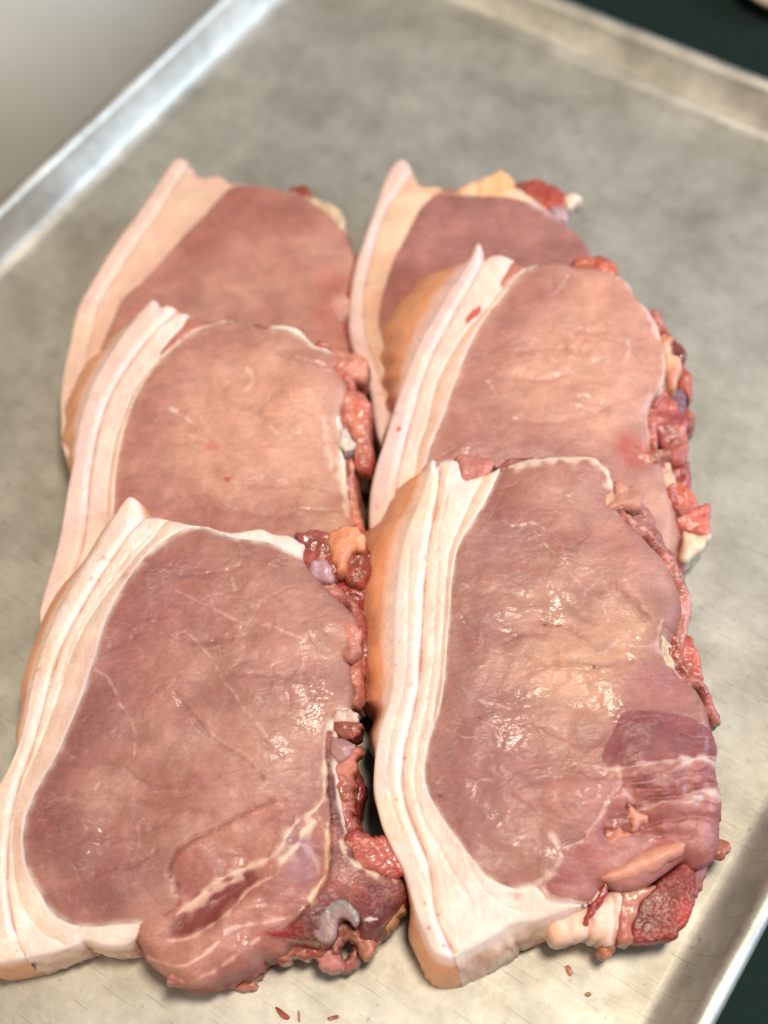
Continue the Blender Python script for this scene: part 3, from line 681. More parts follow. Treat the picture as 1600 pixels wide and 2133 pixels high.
# ------------------------------------------------------------------ front right chop
fB = Frame((1100, 2012), 11.0, 0.029)
b = Chop('front right pork chop with thick orange-brown rind and red sawn bone at its lower right', fB, 0.00045, Z2, 11)
b_out = [(272, 104), (284, 102), (292, 130), (302, 108), (322, 98), (352, 95), (374, 106), (384, 140), (400, 165), (470, 150), (525, 124), (560, 106), (620, 90), (700, 80), (780, 78), (850, 76), (890, 100), (920, 132), (944, 180), (952, 215), (948, 260), (968, 305), (1014, 345), (1060, 400), (1110, 450), (1150, 520),
         (1172, 580), (1182, 640), (1165, 700), (1140, 760), (1150, 830), (1195, 890), (1235, 925), (1268, 985), (1285, 1055), (1303, 1110), (1308, 1190), (1314, 1260), (1328, 1340), (1320, 1420), (1322, 1485), (1290, 1550), (1230, 1570), (1190, 1545), (1120, 1590), (1040, 1640), (960, 1650), (900, 1640), (860, 1690), (800, 1712), (740, 1738), (650, 1765), (570, 1778), (500, 1822), (405, 1872), (340, 1895), (285, 1878),
         (245, 1800), (215, 1720), (192, 1640), (170, 1570), (132, 1500), (97, 1420), (77, 1340), (67, 1270), (70, 1200), (77, 1130), (88, 1070), (112, 1000), (131, 920), (136, 830), (136, 740), (139, 650), (146, 560), (156, 470), (172, 390), (202, 310), (236, 230), (256, 170)]
b.region('fat_layer', None, **S_(FAT, crease=0.0004))
b.region('inner_fat', [(480, 130), (455, 180), (425, 240), (398, 305), (368, 372), (343, 440), (330, 540), (324, 640), (316, 740), (310, 820), (304, 900), (290, 985), (285, 1060), (330, 1100), (600, 900), (700, 300), (600, 90)], **S_(FAT, col=(242, 216, 200), col2=(239, 207, 192), crease=0.0008))
b.region('rind', [(296, 105), (305, 165), (295, 260), (272, 380), (260, 470), (252, 560), (247, 650), (242, 740), (237, 830), (230, 920), (214, 1010), (196, 1080), (181, 1150), (173, 1230), (178, 1310), (196, 1380), (220, 1440), (242, 1492), (262, 1545), (275, 1600), (285, 1680), (300, 1760), (330, 1830), (350, 1930), (100, 2000), (-100, 1500), (0, 300), (200, 60)], **S_(RIND, crease=0.0028, crease_w=0.0009))
b_musc = [(528, 126), (502, 190), (470, 260), (430, 330), (390, 392), (366, 450), (352, 530), (345, 620), (336, 720), (331, 800), (325, 880), (315, 970), (296, 1040), (271, 1110), (259, 1170), (252, 1230), (262, 1290), (285, 1340), (322, 1400), (372, 1470), (422, 1540), (470, 1598), (520, 1628), (580, 1645), (640, 1636), (672, 1660), (700, 1690), (790, 1700), (850, 1690), (900, 1600), (1000, 1700), (1350, 1650), (1450, 1300), (1400, 900), (1250, 650), (1200, 450), (1100, 300), (1000, 60), (700, 40), (570, 60)]
b.region('loin_muscle', b_musc, **S_(LEAN, crease=0.0005, rim=(C['white'], 0.0008, 0.6), edge=0.004, side=(176, 92, 82)))
b.region('dark_muscle', [(885, 1172), (915, 1110), (942, 1050), (962, 1022), (1010, 1014), (1100, 1020), (1200, 1034), (1275, 1072), (1340, 1110), (1340, 1165), (1200, 1181), (1100, 1196), (1000, 1207), (935, 1216), (900, 1200)], **S_(LEAN, col=(168, 100, 98), col2=(184, 116, 108), crease=0.0002, edge=0.005))
b.region('belly_muscle', [(945, 1232), (1030, 1206), (1150, 1190), (1340, 1168), (1400, 1300), (1380, 1500), (1250, 1600), (1150, 1620), (980, 1660), (890, 1640), (840, 1690), (740, 1670), (680, 1640), (690, 1600), (720, 1560), (735, 1510), (800, 1480), (832, 1450), (870, 1400), (905, 1330), (940, 1285)],
         **S_(LEAN, col=(188, 118, 108), col2=(212, 152, 136), crease=0.0008, crease_w=0.001, lump=2.0, edge=0.0055))
for pl, w, al in [([(755, 1200), (850, 1210), (930, 1224), (1030, 1206), (1150, 1190), (1305, 1168)], 0.9, .85), ([(940, 1226), (948, 1280), (905, 1335), (872, 1400), (832, 1452)], 0.8, .85),
                  ([(700, 1465), (728, 1505), (725, 1555), (692, 1600), (640, 1642)], 1.6, .95), ([(730, 1505), (775, 1492), (815, 1478)], 1.0, .85), ([(690, 1600), (680, 1650), (690, 1680)], 1.2, .8),
                  ([(600, 1030), (650, 1060), (720, 1080)], 0.4, .5), ([(380, 930), (440, 975), (520, 990), (560, 1010)], 0.45, .6), ([(450, 1050), (520, 1080), (600, 1100)], 0.4, .5), ([(330, 1080), (400, 1110), (470, 1100)], 0.4, .5),
                  ([(880, 620), (910, 690), (940, 760), (900, 800)], 0.5, .5), ([(750, 500), (830, 580), (900, 650)], 0.3, .5), ([(940, 760), (870, 810), (780, 830)], 0.6, .6), ([(1080, 770), (1030, 780), (960, 770)], 0.4, .6),
                  ([(1100, 690), (1085, 780), (1130, 820), (1170, 880)], 1.3, .8), ([(640, 370), (700, 440), (760, 480)], 0.3, .45), ([(380, 560), (450, 570)], 0.4, .5), ([(600, 800), (560, 850)], 0.3, .4), ([(480, 280), (560, 350), (640, 340), (720, 400)], 0.35, .45),
                  ([(700, 640), (760, 680), (840, 760)], 0.25, .4), ([(960, 1300), (1000, 1340), (1060, 1350)], 0.9, .7), ([(1010, 1372), (1090, 1345), (1150, 1338)], 0.9, .7), ([(420, 1300), (450, 1260), (520, 1270)], 0.35, .45), ([(540, 640), (600, 650), (640, 620)], 0.25, .4)]:
    b.line(pl, (222, 188, 178), w * 0.85, al * 0.7, 0.15)
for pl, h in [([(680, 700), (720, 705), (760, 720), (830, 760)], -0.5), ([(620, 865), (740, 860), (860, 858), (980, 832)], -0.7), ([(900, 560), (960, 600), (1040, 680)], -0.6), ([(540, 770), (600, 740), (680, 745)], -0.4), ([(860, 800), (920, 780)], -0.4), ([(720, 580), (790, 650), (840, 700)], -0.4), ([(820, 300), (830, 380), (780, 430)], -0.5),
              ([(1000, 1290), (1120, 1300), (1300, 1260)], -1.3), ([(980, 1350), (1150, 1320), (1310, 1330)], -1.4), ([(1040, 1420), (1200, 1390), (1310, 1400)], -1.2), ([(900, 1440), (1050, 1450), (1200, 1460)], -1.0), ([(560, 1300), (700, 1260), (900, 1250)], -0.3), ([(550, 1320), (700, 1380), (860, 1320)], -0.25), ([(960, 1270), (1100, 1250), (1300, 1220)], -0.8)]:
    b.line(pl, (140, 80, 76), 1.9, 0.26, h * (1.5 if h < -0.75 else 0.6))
b.line([(560, 126), (620, 108), (700, 98), (780, 96), (846, 95), (878, 116), (904, 146), (924, 186)], (240, 212, 196), 2.4, 0.85, 0.6)
for pl in [[(300, 480), (288, 700), (276, 880), (250, 1030), (226, 1150), (214, 1260), (236, 1370), (292, 1480), (352, 1590), (420, 1700)], [(340, 200), (310, 330), (296, 430)], [(200, 420), (192, 620), (188, 820), (170, 960), (135, 1080), (118, 1200), (128, 1320), (165, 1430)], [(380, 1500), (440, 1620), (520, 1700), (600, 1730)], [(240, 1600), (290, 1700), (340, 1800)]]:
    b.line(pl, (236, 196, 184), 0.7, 0.3, -0.3)
for q in [(300, 1740), (265, 1790), (320, 1850), (250, 1700), (180, 1180), (150, 1330)]:
    b.blot([(q[0] - 6, q[1] - 5), (q[0] + 5, q[1] - 6), (q[0] + 7, q[1] + 4), (q[0] - 4, q[1] + 6)], (206, 126, 96), 0.5, 0.6)
b.line([(1180, 1205), (1140, 1230), (1060, 1270), (990, 1275)], (216, 168, 154), 1.4, 0.6, 0.8)
b.line([(1310, 1200), (1250, 1180), (1180, 1195)], (230, 200, 190), 1.2, 0.7, 0.5)
b.line([(1200, 1330), (1260, 1300), (1310, 1310)], (226, 190, 180), 3.0, 0.6, 1.0)
b.blot([(905, 1165), (935, 1100), (965, 1040), (1020, 1030), (1120, 1040), (1220, 1060), (1280, 1110), (1260, 1160), (1100, 1180), (960, 1195)], (132, 62, 66), 4.0, 0.7)
b.blot([(1000, 1245), (1130, 1225), (1200, 1210), (1180, 1240), (1080, 1275), (1000, 1285)], (150, 82, 78), 1.0, 0.6)
b.blot([(1010, 1310), (1150, 1290), (1250, 1270), (1280, 1290), (1120, 1330), (1020, 1345)], (146, 70, 68), 1.0, 0.5)
b.blot([(860, 1440), (930, 1360), (1010, 1370), (1000, 1430), (900, 1460)], (160, 86, 82), 2.0, 0.7)
b.blot([(1100, 820), (1200, 900), (1280, 1020), (1180, 1020), (1000, 1010), (930, 930), (980, 850)], (178, 112, 106), 6.0, 0.7)
b.blot([(430, 380), (500, 280), (640, 330), (620, 420), (480, 480), (390, 520)], (166, 112, 112), 6.0, 0.6)
b.blot([(560, 1310), (720, 1240), (900, 1250), (900, 1330), (820, 1440), (660, 1380)], (204, 142, 126), 4.0, 0.7)
b.blot([(290, 1250), (330, 1000), (500, 950), (700, 1100), (700, 1300), (560, 1320), (640, 1480), (560, 1620), (420, 1520)], (172, 112, 104), 12.0, 0.6)
b.blot([(620, 800), (900, 640), (1080, 720), (1000, 800), (880, 1000), (700, 960)], (222, 172, 142), 9.0, 0.5)
b.blot([(820, 300), (1000, 360), (1120, 480), (1150, 640), (1020, 560), (880, 440)], (224, 166, 142), 8.0, 0.6)
b.blot([(600, 130), (850, 100), (920, 220), (780, 300), (620, 240)], (216, 164, 144), 8.0, 0.7)
b.blot([(290, 1250), (330, 900), (360, 560), (440, 500), (460, 900), (420, 1200), (480, 1500), (400, 1480)], (150, 96, 96), 9.0, 0.5)
b.blot([(720, 1690), (640, 1660), (560, 1650), (600, 1720), (700, 1740), (800, 1710)], (240, 200, 186), 3.0, 0.7)
b.blot([(555, 1660), (580, 1655), (600, 1680), (575, 1690)], (214, 120, 120), 1.5, 0.6)
for q in [(680, 706), (730, 706), (856, 858), (447, 1041), (306, 1318)]:
    b.blot([(q[0] - 7, q[1] - 4), (q[0] + 6, q[1] - 5), (q[0] + 8, q[1] + 5), (q[0] - 5, q[1] + 6)], (150, 60, 44), 0.3, 0.8)
b.swell([(560, 1320), (700, 1270), (880, 1250), (900, 1320), (820, 1430), (680, 1390)], 0.8, 6)
b.swell([(960, 400), (1060, 420), (1140, 520), (1150, 660), (1080, 720), (1000, 640), (900, 540)], 1.8, 7)
b.swell([(960, 1030), (1100, 1030), (1280, 1090), (1280, 1160), (1100, 1185), (930, 1190)], 1.8, 6)
b.swell([(1010, 1235), (1180, 1200), (1290, 1200), (1290, 1250), (1130, 1280), (1000, 1290)], 1.6, 3.5)
b.swell([(1000, 1320), (1200, 1290), (1310, 1290), (1300, 1360), (1150, 1370), (1010, 1400)], 1.6, 4)
b.swell([(1020, 1430), (1200, 1400), (1310, 1400), (1310, 1500), (1200, 1520), (1060, 1480)], 1.8, 4)
b.swell([(780, 1040), (860, 1040), (900, 1080), (860, 1150), (790, 1130)], 1.0, 3)
b.swell([(620, 760), (760, 740), (860, 790), (800, 840), (640, 850)], 1.0, 4)
b.fl([((275, 104), 5.2), ((258, 165), 14.3), ((236, 230), 15.795), ((172, 390), 20.1825), ((146, 560), 19.305), ((136, 740), 18.4275), ((131, 920), 14.04), ((100, 1030), 5.265), ((70, 1200), -1), ((97, 1420), -2), ((192, 1640), 0), ((260, 1850), 5), ((340, 1900), 9), ((500, 1822), 9), ((740, 1738), 6), ((1300, 1300), 1), ((1180, 640), 5.265), ((1240, 930), 1), ((700, 80), -3), ((520, 124), -3), ((1200, 1550), -3), ((900, 1650), -2)])
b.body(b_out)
b.band([(900, 270), (960, 315), (1030, 360), (1090, 430), (1150, 520), (1180, 620), (1165, 710), (1150, 830), (1200, 895), (1245, 940), (1285, 1050)][::-1], 5.5, -4.0, 22, (186, 112, 104), (210, 150, 136))
b.bit('red_flap', [(374, 102), (420, 96), (452, 104), (485, 106), (482, 130), (450, 165), (425, 225), (408, 232), (392, 190), (384, 140)], 0.8, 18, (204, 132, 120), 'lean', dome=1.5, edge=1.5)
b.bit('dark_meat_end', [(520, 132), (560, 106), (620, 98), (640, 108), (600, 132), (550, 146)], 0.6, 8, (156, 96, 92), 'red', dome=1.0)
b.bit('pointed_flap', [(945, 180), (990, 192), (1028, 212), (1034, 250), (1015, 268), (965, 268), (905, 275), (925, 240)], 1.0, 12, (212, 150, 132), 'lean', dome=2.5, edge=2.5)
b.bit('pale_tip', [(900, 228), (926, 215), (944, 238), (972, 264), (935, 270), (885, 286), (872, 262)], 1.0, 6, (226, 172, 150), 'lean', dome=1.2, edge=1.6, lump=0.4, rough_edge=0.3)
b.bit('side_meat', [(960, 275), (1020, 260), (1060, 300), (1082, 350), (1110, 410), (1150, 460), (1168, 530), (1100, 470), (1040, 390), (970, 320)], -5, 22, (186, 122, 116), 'lean', dome=4, edge=4)
b.bit('side_lobe', [(1140, 470), (1180, 540), (1194, 600), (1185, 640), (1160, 600), (1130, 530)], -6, 20, (170, 84, 76), 'red', dome=3)
b.bit('side_lobe', [(1150, 740), (1195, 735), (1222, 780), (1240, 850), (1238, 890), (1200, 890), (1160, 840), (1140, 790)], -3.0, 24, (184, 88, 76), 'red', dome=3.5, col2=(196, 106, 90))
b.bit('gristle_bead', [(1085, 770), (1110, 735), (1130, 760), (1125, 790), (1150, 820), (1140, 840), (1110, 825)], 1.5, 6, (236, 206, 176), 'gristle', dome=1.5, edge=1.5)
b.bit('star_scrap', [(985, 1350), (1000, 1362), (1020, 1372), (1045, 1380), (1050, 1398), (1030, 1408), (1010, 1425), (1000, 1412), (1000, 1390), (988, 1370)], 4.6, 5, (232, 160, 140), 'fat', dome=1.2, edge=1.2)
b.bit('fat_bead', [(820, 1458), (845, 1438), (870, 1450), (880, 1480), (850, 1492), (822, 1485)], 2.8, 8, (204, 126, 106), 'red', dome=2, edge=2)
b.bit('fat_bead', [(865, 1465), (900, 1445), (930, 1432), (965, 1430), (985, 1450), (960, 1475), (920, 1490), (880, 1495)], 2.8, 8, (208, 136, 116), 'lean', dome=2, edge=2)
b.bit('pale_strip', [(890, 1605), (940, 1565), (1000, 1530), (1060, 1500), (1130, 1482), (1180, 1474), (1190, 1492), (1170, 1525), (1130, 1545), (1080, 1580), (1020, 1598), (950, 1612)], 3.2, 14, (206, 138, 118), 'lean', dome=2.6, edge=6, col2=(220, 158, 134), lump=0.6, rough_edge=0.5)
b.bit('side_scrap', [(1300, 1500), (1330, 1488), (1342, 1498), (1330, 1515), (1300, 1520)], -12, 6, (214, 130, 106), 'red', dome=1.5, edge=1.5)
b.bit('sawn_bone', [(1030, 1690), (1095, 1630), (1160, 1570), (1200, 1542), (1222, 1600), (1220, 1680), (1196, 1760), (1165, 1798), (1150, 1822), (1080, 1828), (1015, 1832), (1000, 1780), (1020, 1730)], -6, 20, (158, 40, 42), 'sawn', dome=0.8, edge=1.6, col2=(120, 26, 30), side=(150, 52, 44), lump=0.25, rough_edge=0.6)
b.bit('bone_membrane', [(965, 1650), (1010, 1640), (1060, 1640), (1080, 1640), (1030, 1690), (1015, 1740), (995, 1790), (1005, 1830), (955, 1835), (945, 1760), (950, 1700)], -5.5, 20, (190, 128, 108), 'gristle', dome=1.4, edge=3, col2=(168, 92, 78), lump=0.4, rough_edge=0.4)
b.bit('side_meat', [(1200, 1550), (1250, 1540), (1260, 1580), (1245, 1630), (1225, 1660), (1215, 1600)], -9, 20, (176, 104, 100), 'lean', dome=2)
b.bit('fat_lump', [(690, 1752), (760, 1726), (840, 1698), (885, 1680), (930, 1652), (972, 1668), (964, 1750), (948, 1822), (915, 1846), (870, 1830), (845, 1818), (790, 1832), (728, 1836)], -4.6, 24, (238, 202, 186), 'fat', dome=1.5, edge=9, lump=0.35, rough_edge=0.5, col2=(236, 192, 172), side=(238, 205, 186),
      lines=[([(858, 1690), (846, 1750), (848, 1830)], (222, 160, 140), 1.0, 0.5, -0.7), ([(780, 1720), (770, 1780), (775, 1835)], (230, 180, 160), 0.8, 0.5, -0.6), ([(925, 1660), (940, 1740), (936, 1830)], (214, 150, 124), 0.8, 0.6, -0.7)])
b.bit('blood_streak', [(898, 1610), (915, 1608), (912, 1640), (895, 1670), (880, 1700), (862, 1730), (845, 1765), (835, 1760), (855, 1710), (872, 1670), (885, 1635)], -1.5, 10, (190, 50, 50), 'red', dome=1.2, edge=1.5)
b.bit('red_fringe', [(930, 1790), (950, 1740), (958, 1800), (930, 1850), (915, 1872), (900, 1850)], -10, 16, (208, 128, 84), 'red', dome=1.5)
b.bit('fat_bead', [(958, 1820), (978, 1812), (995, 1830), (985, 1845), (962, 1842)], -14, 8, (222, 160, 142), 'fat', dome=2, edge=2)

# ------------------------------------------------------------------ middle left chop
fC = Frame((420, 1420), 11.5, 0.027)
c = Chop('middle left pork chop with pale lean face and ragged knobs along its right edge', fC, 0.0006, Z3, 23, (0.93, 0.91, 0.94))
c_out = [(545, 95), (560, 102), (575, 128), (605, 120), (638, 128), (645, 150), (680, 148), (720, 165), (800, 178), (880, 178), (940, 186), (1000, 190), (1060, 200), (1120, 200), (1180, 216), (1222, 262), (1262, 292), (1320, 312), (1345, 400), (1382, 440), (1395, 500), (1365, 590), (1378, 680), (1385, 780), (1392, 880), (1402, 980), (1425, 1080), (1460, 1180), (1480, 1300), (1440, 1450), (1300, 1560), (1000, 1640), (600, 1660), (300, 1640), (120, 1600),
         (60, 1540), (48, 1470), (62, 1400), (92, 1300), (126, 1180), (150, 1060), (171, 930), (190, 830), (206, 720), (231, 600), (271, 480), (331, 370), (401, 260), (480, 160), (525, 108)]
c.region('fat_layer', None, **S_(FAT, col=C['fat_pink'], col2=C['fat']))
c.region('red_layer', [(715, 160), (810, 176), (880, 172), (840, 200), (760, 222), (690, 262), (620, 330), (585, 350), (620, 290), (680, 220)], **S_(LEAN, col=(190, 116, 100), col2=(206, 140, 120), crease=0.0006))
c.region('inner_fat', [(900, 170), (800, 206), (725, 240), (645, 305), (580, 365), (515, 445), (462, 535), (420, 640), (385, 740), (368, 840), (355, 940), (350, 1050), (340, 1200), (420, 1300), (800, 700), (1000, 250)], **S_(FAT, col=(243, 215, 198), col2=(240, 207, 190), crease=0.0006))
c.region('rind', [(645, 140), (560, 242), (480, 342), (412, 440), (352, 560), (312, 680), (287, 800), (272, 920), (262, 1050), (250, 1150), (226, 1240), (190, 1350), (180, 1500), (220, 1700), (-100, 1700), (-50, 1200), (100, 500), (450, 60), (600, 60)], **S_(RIND, col=(238, 206, 204), col2=(240, 210, 200)))
c_m = [(890, 182), (805, 212), (735, 247), (655, 312), (592, 372), (532, 452), (482, 542), (442, 642), (412, 742), (397, 842), (388, 932), (386, 1000), (384, 1200), (400, 1700), (1500, 1700), (1500, 1150), (1420, 1060), (1385, 940), (1362, 800), (1352, 680), (1348, 600), (1450, 560), (1450, 350), (1300, 320), (1240, 302), (1200, 262), (1140, 232), (1080, 222), (1000, 198), (950, 190)]
c.region('loin_muscle', c_m, **S_(LEAN, col=(190, 136, 118), col2=(206, 156, 134), rim=((240, 214, 190), 0.0010, 0.5), crease=0.0004))
for pl, w, al in [([(960, 410), (985, 460), (960, 510)], 0.9, .6), ([(630, 590), (680, 620), (740, 660)], 0.8, .6), ([(1060, 660), (1100, 700), (1160, 720)], 0.5, .5), ([(1290, 620), (1310, 720), (1330, 830)], 1.5, .5), ([(700, 700), (800, 740)], .4, .4), ([(1150, 380), (1250, 400), (1320, 410)], .6, .5)]:
    c.line(pl, (232, 196, 186), w, al, 0.15)
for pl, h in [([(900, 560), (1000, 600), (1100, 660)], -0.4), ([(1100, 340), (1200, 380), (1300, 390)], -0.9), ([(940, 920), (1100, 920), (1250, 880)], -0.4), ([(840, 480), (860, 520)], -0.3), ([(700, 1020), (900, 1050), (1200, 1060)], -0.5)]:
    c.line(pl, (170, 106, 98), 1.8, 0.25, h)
c.blot([(440, 640), (560, 440), (800, 240), (900, 260), (760, 420), (640, 620), (600, 900), (900, 1050), (1200, 1070), (1100, 1200), (420, 1200), (400, 900)], (160, 98, 94), 10, 0.6)
c.blot([(700, 520), (900, 400), (1250, 420), (1330, 700), (1250, 860), (950, 880), (720, 760)], (218, 162, 138), 9, 0.5)
c.blot([(865, 895), (885, 890), (890, 905), (872, 912)], (196, 60, 50), 0.8, 0.8)
c.blot([(800, 745), (840, 745), (840, 770), (810, 775)], (190, 90, 80), 1.5, 0.6)
c.blot([(980, 188), (1060, 200), (1040, 230), (990, 215)], (160, 72, 60), 1.0, 0.7)
c.blot([(1360, 740), (1400, 725), (1412, 750), (1390, 772)], (110, 100, 96), 0.8, 0.9)
c.line([(1375, 680), (1400, 700), (1408, 760), (1380, 790), (1375, 860), (1385, 950), (1400, 1040)], (238, 214, 196), 1.6, 0.8, 0.4)
c.swell([(1180, 340), (1300, 360), (1360, 420), (1340, 560), (1200, 560), (1100, 450)], 1.5, 8)
c.fl([((545, 95), 1), ((480, 160), 8.4), ((401, 260), 14.7), ((331, 370), 18.9), ((271, 480), 17.85), ((231, 600), 14.7), ((206, 720), 8.4), ((190, 830), 1), ((150, 1060), 0), ((80, 1350), 0), ((900, 178), -2), ((1400, 600), 1)])
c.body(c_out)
c.band([(1250, 285), (1330, 330), (1385, 430), (1395, 510), (1370, 590), (1380, 680), (1388, 780), (1395, 900), (1410, 1000), (1440, 1120)][::-1], 6.5, -3.0, 22, (196, 116, 100), (216, 152, 132))
c.bit('meat_flap', [(1290, 315), (1380, 318), (1440, 330), (1482, 352), (1485, 400), (1460, 440), (1400, 440), (1350, 410), (1300, 380)], -3, 18, (198, 124, 106), 'lean', dome=3, col2=(206, 140, 120))
c.bit('side_lobe', [(1390, 500), (1440, 502), (1478, 530), (1486, 580), (1492, 680), (1502, 780), (1478, 838), (1440, 820), (1430, 740), (1420, 660), (1380, 620), (1365, 560)], -1.0, 24, (206, 126, 106), 'red', dome=4, col2=(186, 96, 80))
c.bit('white_knob', [(1360, 690), (1385, 665), (1410, 690), (1415, 730), (1395, 745), (1362, 735)], 1.5, 8, (232, 216, 206), 'gristle', dome=1.5, edge=2)
c.bit('dark_vein', [(1358, 742), (1380, 728), (1408, 735), (1410, 760), (1390, 775), (1362, 768)], 0.5, 6, (116, 92, 86), 'gristle', dome=1.2, edge=1.5)
c.bit('bone', [(1372, 775), (1410, 765), (1420, 830), (1415, 900), (1418, 980), (1440, 1080), (1480, 1180), (1450, 1200), (1410, 1090), (1385, 980), (1370, 880)], -2, 20, (150, 48, 46), 'bone', dome=1, edge=1.5, lines=[([(1415, 800), (1418, 880), (1420, 980), (1445, 1090), (1475, 1170)], (232, 180, 160), 1.0, 0.9, 0.3)])

# ------------------------------------------------------------------ middle right chop
fD = Frame((1080, 1330), 11.5, 0.028)
d = Chop('middle right pork chop with orange rind and dark ragged bone end at its right', fD, 0.0006, Z4, 37, (0.93, 0.91, 0.94))
d_out = [(532, 60), (545, 56), (556, 78), (562, 125), (590, 110), (640, 104), (690, 124), (730, 150), (770, 152), (830, 138), (900, 130), (960, 146), (1060, 160), (1140, 186), (1200, 220), (1232, 282), (1290, 342), (1328, 402), (1342, 452), (1365, 520), (1370, 600), (1350, 690), (1310, 720), (1282, 790), (1290, 880), (1290, 970), (1340, 1010), (1370, 1120), (1400, 1280), (1380, 1420), (1200, 1540), (900, 1600), (500, 1600), (200, 1560),
         (110, 1480), (75, 1380), (62, 1280), (66, 1180), (76, 1100), (96, 1020), (126, 930), (156, 830), (181, 750), (211, 670), (241, 580), (281, 490), (331, 400), (391, 300), (441, 220), (501, 130)]
d.region('fat_layer', None, **S_(FAT))
d.region('red_layer', [(665, 200), (700, 135), (770, 140), (780, 165), (720, 200), (650, 262), (640, 240)], **S_(LEAN, col=(206, 136, 112), crease=0.0006))
d.region('inner_fat', [(790, 160), (720, 200), (660, 255), (600, 330), (560, 380), (500, 440), (440, 530), (405, 590), (370, 660), (345, 740), (320, 850), (290, 940), (275, 1010), (270, 1150), (500, 1000), (800, 400)], **S_(FAT, col=(243, 215, 198), col2=(240, 207, 190), crease=0.0009))
d.region('rind', [(566, 120), (522, 220), (472, 310), (422, 400), (372, 490), (332, 570), (302, 650), (281, 720), (260, 800), (237, 880), (216, 960), (197, 1040), (180, 1150), (180, 1400), (250, 1650), (0, 1650), (-50, 1000), (200, 300), (500, 30), (560, 40)], **S_(RIND, col=(238, 206, 206), col2=(240, 212, 202), crease=0.0014))
d_m = [(775, 172), (705, 232), (652, 302), (594, 372), (534, 462), (492, 552), (452, 652), (420, 742), (390, 830), (352, 920), (322, 1000), (300, 1200), (350, 1700), (1450, 1700), (1450, 1000), (1300, 960), (1330, 700), (1450, 560), (1400, 400), (1250, 200), (1100, 120), (900, 110)]
d.region('loin_muscle', d_m, **S_(LEAN, col=(190, 138, 120), col2=(206, 156, 136), rim=((240, 214, 190), 0.0012, 0.6), crease=0.0004))
for pl, w, al in [([(870, 300), (900, 260), (930, 200)], .6, .5), ([(1190, 490), (1195, 540), (1180, 600)], .6, .4), ([(1040, 590), (1085, 575)], .7, .6), ([(850, 580), (900, 610), (960, 650)], .5, .4), ([(580, 680), (620, 740)], .5, .4), ([(1160, 200), (1220, 260), (1300, 400), (1330, 470)], 1.6, .7), ([(1340, 460), (1360, 540), (1350, 660), (1310, 710), (1285, 790), (1290, 880)], 1.6, .75)]:
    d.line(pl, (236, 204, 194), w, al, 0.15)
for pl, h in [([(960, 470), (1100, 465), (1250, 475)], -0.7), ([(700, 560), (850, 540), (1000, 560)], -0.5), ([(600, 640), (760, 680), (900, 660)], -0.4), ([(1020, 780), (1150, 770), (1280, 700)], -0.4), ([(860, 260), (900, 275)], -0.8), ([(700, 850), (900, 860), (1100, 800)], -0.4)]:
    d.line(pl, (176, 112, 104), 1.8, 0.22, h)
d.blot([(360, 930), (450, 650), (600, 400), (760, 200), (950, 160), (900, 330), (700, 500), (600, 800), (900, 960), (1250, 1000), (1200, 1150), (350, 1100)], (162, 100, 98), 10, 0.6)
d.blot([(720, 560), (900, 460), (1200, 480), (1320, 600), (1240, 820), (950, 860), (740, 760)], (218, 162, 138), 9, 0.5)
d.blot([(1000, 220), (1180, 240), (1290, 420), (1100, 430), (960, 340)], (220, 160, 136), 8, 0.6)
d.blot([(485, 400), (515, 365), (550, 352), (545, 385), (510, 410), (490, 430)], (204, 70, 62), 0.9, 0.85)
d.blot([(185, 870), (200, 872), (198, 890), (184, 892)], (214, 90, 80), 0.5, 0.8)
d.blot([(1150, 900), (1230, 920), (1290, 960), (1280, 1040), (1180, 1030), (1130, 980)], (192, 92, 80), 4, 0.75)
d.fl([((540, 58), 1.5), ((441, 220), 22.1), ((391, 300), 24.31), ((331, 400), 24.31), ((281, 490), 19.89), ((241, 580), 14.365), ((211, 670), 8.84), ((176, 760), 0), ((100, 1000), 0), ((70, 1250), 0), ((850, 136), -3), ((1330, 410), 1)])
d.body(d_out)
d.band([(1290, 345), (1342, 450), (1368, 560), (1352, 690), (1300, 760), (1290, 880), (1300, 980), (1360, 1080), (1400, 1250)][::-1], 9.0, -4.5, 22, (170, 84, 78), (204, 130, 114))
d.bit('red_flap', [(955, 150), (1000, 125), (1050, 118), (1110, 132), (1140, 165), (1135, 195), (1080, 196), (1010, 185)], -1.0, 14, (178, 84, 68), 'red', dome=2.5, col2=(198, 106, 84))
d.bit('pale_tip', [(1345, 470), (1375, 455), (1395, 462), (1385, 500), (1375, 530), (1420, 560), (1432, 600), (1420, 640), (1390, 690), (1365, 640), (1362, 560)], 0.0, 16, (232, 186, 156), 'fat', dome=2.5, col2=(206, 116, 96))
d.bit('dark_side_meat', [(1350, 440), (1390, 480), (1425, 510), (1442, 560), (1420, 570), (1380, 530), (1350, 490)], -8, 18, (126, 50, 50), 'red')
d.bit('side_lobe', [(1420, 580), (1455, 620), (1472, 680), (1470, 720), (1440, 690), (1420, 640)], -8, 18, (186, 84, 74), 'red')
d.bit('purple_gristle', [(1375, 690), (1420, 690), (1455, 730), (1445, 800), (1410, 800), (1380, 760)], -7, 20, (130, 96, 110), 'gristle')
d.bit('side_meat', [(1310, 715), (1350, 705), (1390, 740), (1420, 800), (1446, 850), (1450, 940), (1440, 1010), (1400, 1010), (1370, 970), (1330, 900), (1292, 830)], -4, 24, (188, 100, 92), 'red', dome=3.5, col2=(160, 78, 84))
d.bit('side_lobe', [(1440, 780), (1475, 800), (1478, 850), (1455, 880), (1435, 840)], -10, 16, (190, 96, 84), 'red')
d.bit('ragged_edge', [(1140, 950), (1180, 935), (1240, 960), (1300, 975), (1365, 965), (1372, 990), (1320, 1015), (1260, 1040), (1190, 1045), (1150, 1010)], 1.0, 10, (212, 124, 106), 'red', dome=2)
